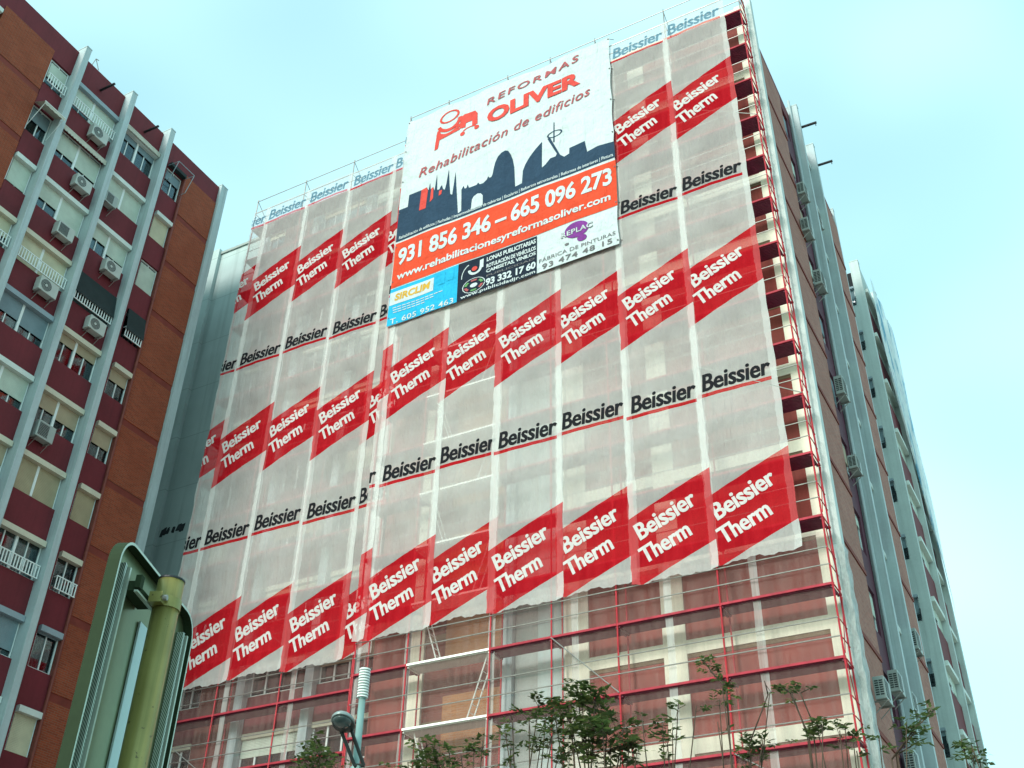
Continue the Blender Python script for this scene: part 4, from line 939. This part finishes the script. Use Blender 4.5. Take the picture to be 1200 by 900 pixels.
ell('lamp_dark', 'housing', hd, .22, .15, .05, -dirv*.06-uv*.011, -.0, True)
b = MB()
for s_ in (-1, 1): b.tube(hc-dirv*.2+sdv*.07*s_, el+sdv*.06*s_, .024, n=8)
b.tube(el-sdv*.07, el+sdv*.07, .026, n=8); b.build('arm', M['lamp_dark'], LP)
b = MB(); b.tube(el, (top.x, top.y, el.z-.25), .035, n=8); b.tube((top.x, top.y, el.z-.45), (top.x, top.y, el.z+.0), .07, n=14); b.build('bracket', M['teal'], LP)
base(LP)

# ------------------------------------------------------------------ young street trees
def leaf(mb, p, d, r, size):
    """a compound leaf: a drooping rachis with paired leaflets"""
    n = r.randint(4, 6); L = size*r.uniform(.8, 1.3); side = d.cross(Vector((0, 0, 1)));
    if side.length < .1: side = Vector((1, 0, 0))
    side.normalize(); q = Vector(p)
    for i in range(n):
        dd = (d+Vector((0, 0, -.35*i/n))).normalized(); q2 = q+dd*(L/n)
        for s_ in (-1, 1):
            if r.random() < .1: continue
            ax = (side*s_*.9+dd*.5+Vector((r.uniform(-.3, .3), r.uniform(-.3, .3), r.uniform(-.45, .15)))).normalized(); ln = size*.70*r.uniform(.6, 1.35); wd = ln*.46
            pv = ax.cross(Vector((r.uniform(-.4, .4), r.uniform(-.4, .4), 1))).normalized()
            mb.mat(0 if r.random() < .7 else 1); mb.face([q2, q2+ax*ln*.45+pv*wd*.5, q2+ax*ln, q2+ax*ln*.45-pv*wd*.5])
        q = q2
def tree(label, base_px, Y, tips, seed, dense=10, size=.2, spread=.16, fork=2.4, r0=.026, mids=None):
    r = random.Random(seed); b0 = at(base_px, 900, Y); T = thing('young_tree', (b0.x, Y, GROUND), label, 'tree', 'young trees in front of the scaffold')
    tr = MB(); cr = MB(); root = Vector((b0.x, Y, GROUND)); fk = Vector((b0.x+r.uniform(-.1, .1), Y, fork))
    tr.path([root, root.lerp(fk, .5)+Vector((r.uniform(-.05, .05), 0, 0)), fk], r0*1.6, r0*1.15, 8)
    for i, tp in enumerate(tips):
        px, py, nden = tp[0], tp[1], (tp[2] if len(tp) > 2 else dense)
        e = at(px, py, Y+r.uniform(-.5, .5)); via = [at(v[0], v[1], Y) for v in tp[3]] if len(tp) > 3 else None
        if via: pts = [fk]+via+[e]
        else:
            m_ = fk.lerp(e, .55)+Vector((r.uniform(-.18, .18), r.uniform(-.2, .2), r.uniform(-.1, .2))); pts = [fk, m_, e]
        tr.path(pts, r0*.6, .009, 6)
        dv = (pts[-1]-pts[-2]).normalized()
        for _ in range(max(1, int(nden*.5))):
            a = r.uniform(0, 6.28); d = (Vector((math.cos(a), math.sin(a)*.8, r.uniform(-.35, .6)))+dv*.4).normalized()
            off = Vector((r.gauss(0, spread), r.gauss(0, spread), r.gauss(0, spread*.8))); 
            st = e-dv*abs(r.gauss(0, spread*1.2))+off*.5; leaf(cr, st, d, r, size)
            if off.length > spread*.9: tr.tube(e-dv*.1, st, .006, .004, n=4)
    o = tr.build('trunk', M['bark'], T, True); c = cr.build('crown', [M['leaf'], M['leaf_b']], T); base(T); return T
tree('dark leafy tree top at the foot of the lamp post', 372, -11.5, [(371, 868, 26), (356, 886, 24), (386, 886, 24), (366, 892, 26), (350, 896, 14), (396, 895, 12), (376, 880, 26)], 1, size=.17, spread=.2)
tree('low bushy tree left of the white ladder bay', 505, -11, [(500, 868, 22), (512, 884, 26), (488, 888, 24), (520, 893, 14), (500, 893, 24), (478, 893, 10)], 2, size=.17, spread=.18)
tree('thin small tree with olive leaves right of the ladder foot', 545, -10.5, [(556, 872, 20), (540, 884, 14), (566, 868, 10), (530, 890, 8), (527, 878, 8)], 3, size=.16, spread=.15)
tree('loose stemmed tree before the grey recess, left of the bushiest crown', 622, -10, [(632, 822, 14), (620, 838, 14), (640, 838, 14), (648, 858, 18), (634, 868, 14), (600, 838, 8), (592, 858, 10), (598, 878, 12), (655, 880, 14)], 4, size=.17, spread=.17)
tree('bushiest tree with a rounded dark green crown', 688, -10, [(664, 822, 34), (680, 808, 30), (698, 816, 34), (712, 830, 30), (690, 838, 40), (668, 842, 40), (650, 836, 22), (706, 848, 34), (684, 858, 30), (732, 848, 24), (740, 862, 24), (716, 872, 24), (692, 876, 24), (672, 870, 16), (746, 882, 12), (728, 880, 14), (676, 800, 8)], 5, size=.20, spread=.2, r0=.04)
tree('sparse young tree with a few tufts over the brown panel', 785, -9.5, [(795, 824, 9), (816, 827, 5), (776, 846, 12), (788, 855, 16), (752, 838, 6, ), (782, 868, 8)], 6, size=.17, spread=.12)
tree('tall bare dark stem with a leaning tuft at its top', 854, -9.5, [(824, 774, 12, [(854, 850), (851, 806), (838, 792)]), (832, 786, 12, [(854, 850), (851, 806)]), (846, 803, 14), (852, 812, 8, [(855, 860)]), (841, 846, 3), (843, 820, 5)], 7, size=.16, spread=.1)
tree('forked bare branched tree with one round leaf clump', 874, -9.2, [(896, 798, 1, [(878, 872), (900, 814)]), (882, 870, 24), (894, 868, 16), (876, 880, 18), (891, 880, 16), (902, 812, 2)], 8, size=.15, spread=.14)
tree('slender tree with feathery leaf tufts near the scaffold end', 950, -9.2, [(916, 804, 14, [(948, 862), (926, 812)]), (926, 806, 8, [(946, 862)]), (950, 806, 4, [(952, 846), (938, 812)]), (956, 844, 16), (948, 858, 14), (964, 850, 10)], 9, size=.17, spread=.1)
tree('small feathery sprig in front of the red scaffold corner', 990, -9, [(990, 848, 12), (999, 860, 10), (984, 856, 6), (1004, 880, 5)], 10, size=.17, spread=.08)
tree('long leaning branch with feathery leaves before the side wall', 1042, -9, [(1095, 832, 9, [(1045, 890), (1070, 856)]), (1080, 842, 8, [(1050, 884)]), (1072, 858, 14, [(1050, 884)]), (1078, 868, 12, [(1052, 884)]), (1062, 848, 8), (1030, 862, 6)], 11, size=.18, spread=.1)
tree('small twig at the right edge of the far pale block', 1146, -9, [(1140, 884, 10), (1130, 876, 10), (1148, 892, 5), (1126, 866, 4), (1138, 872, 8)], 12, size=.17, spread=.1)
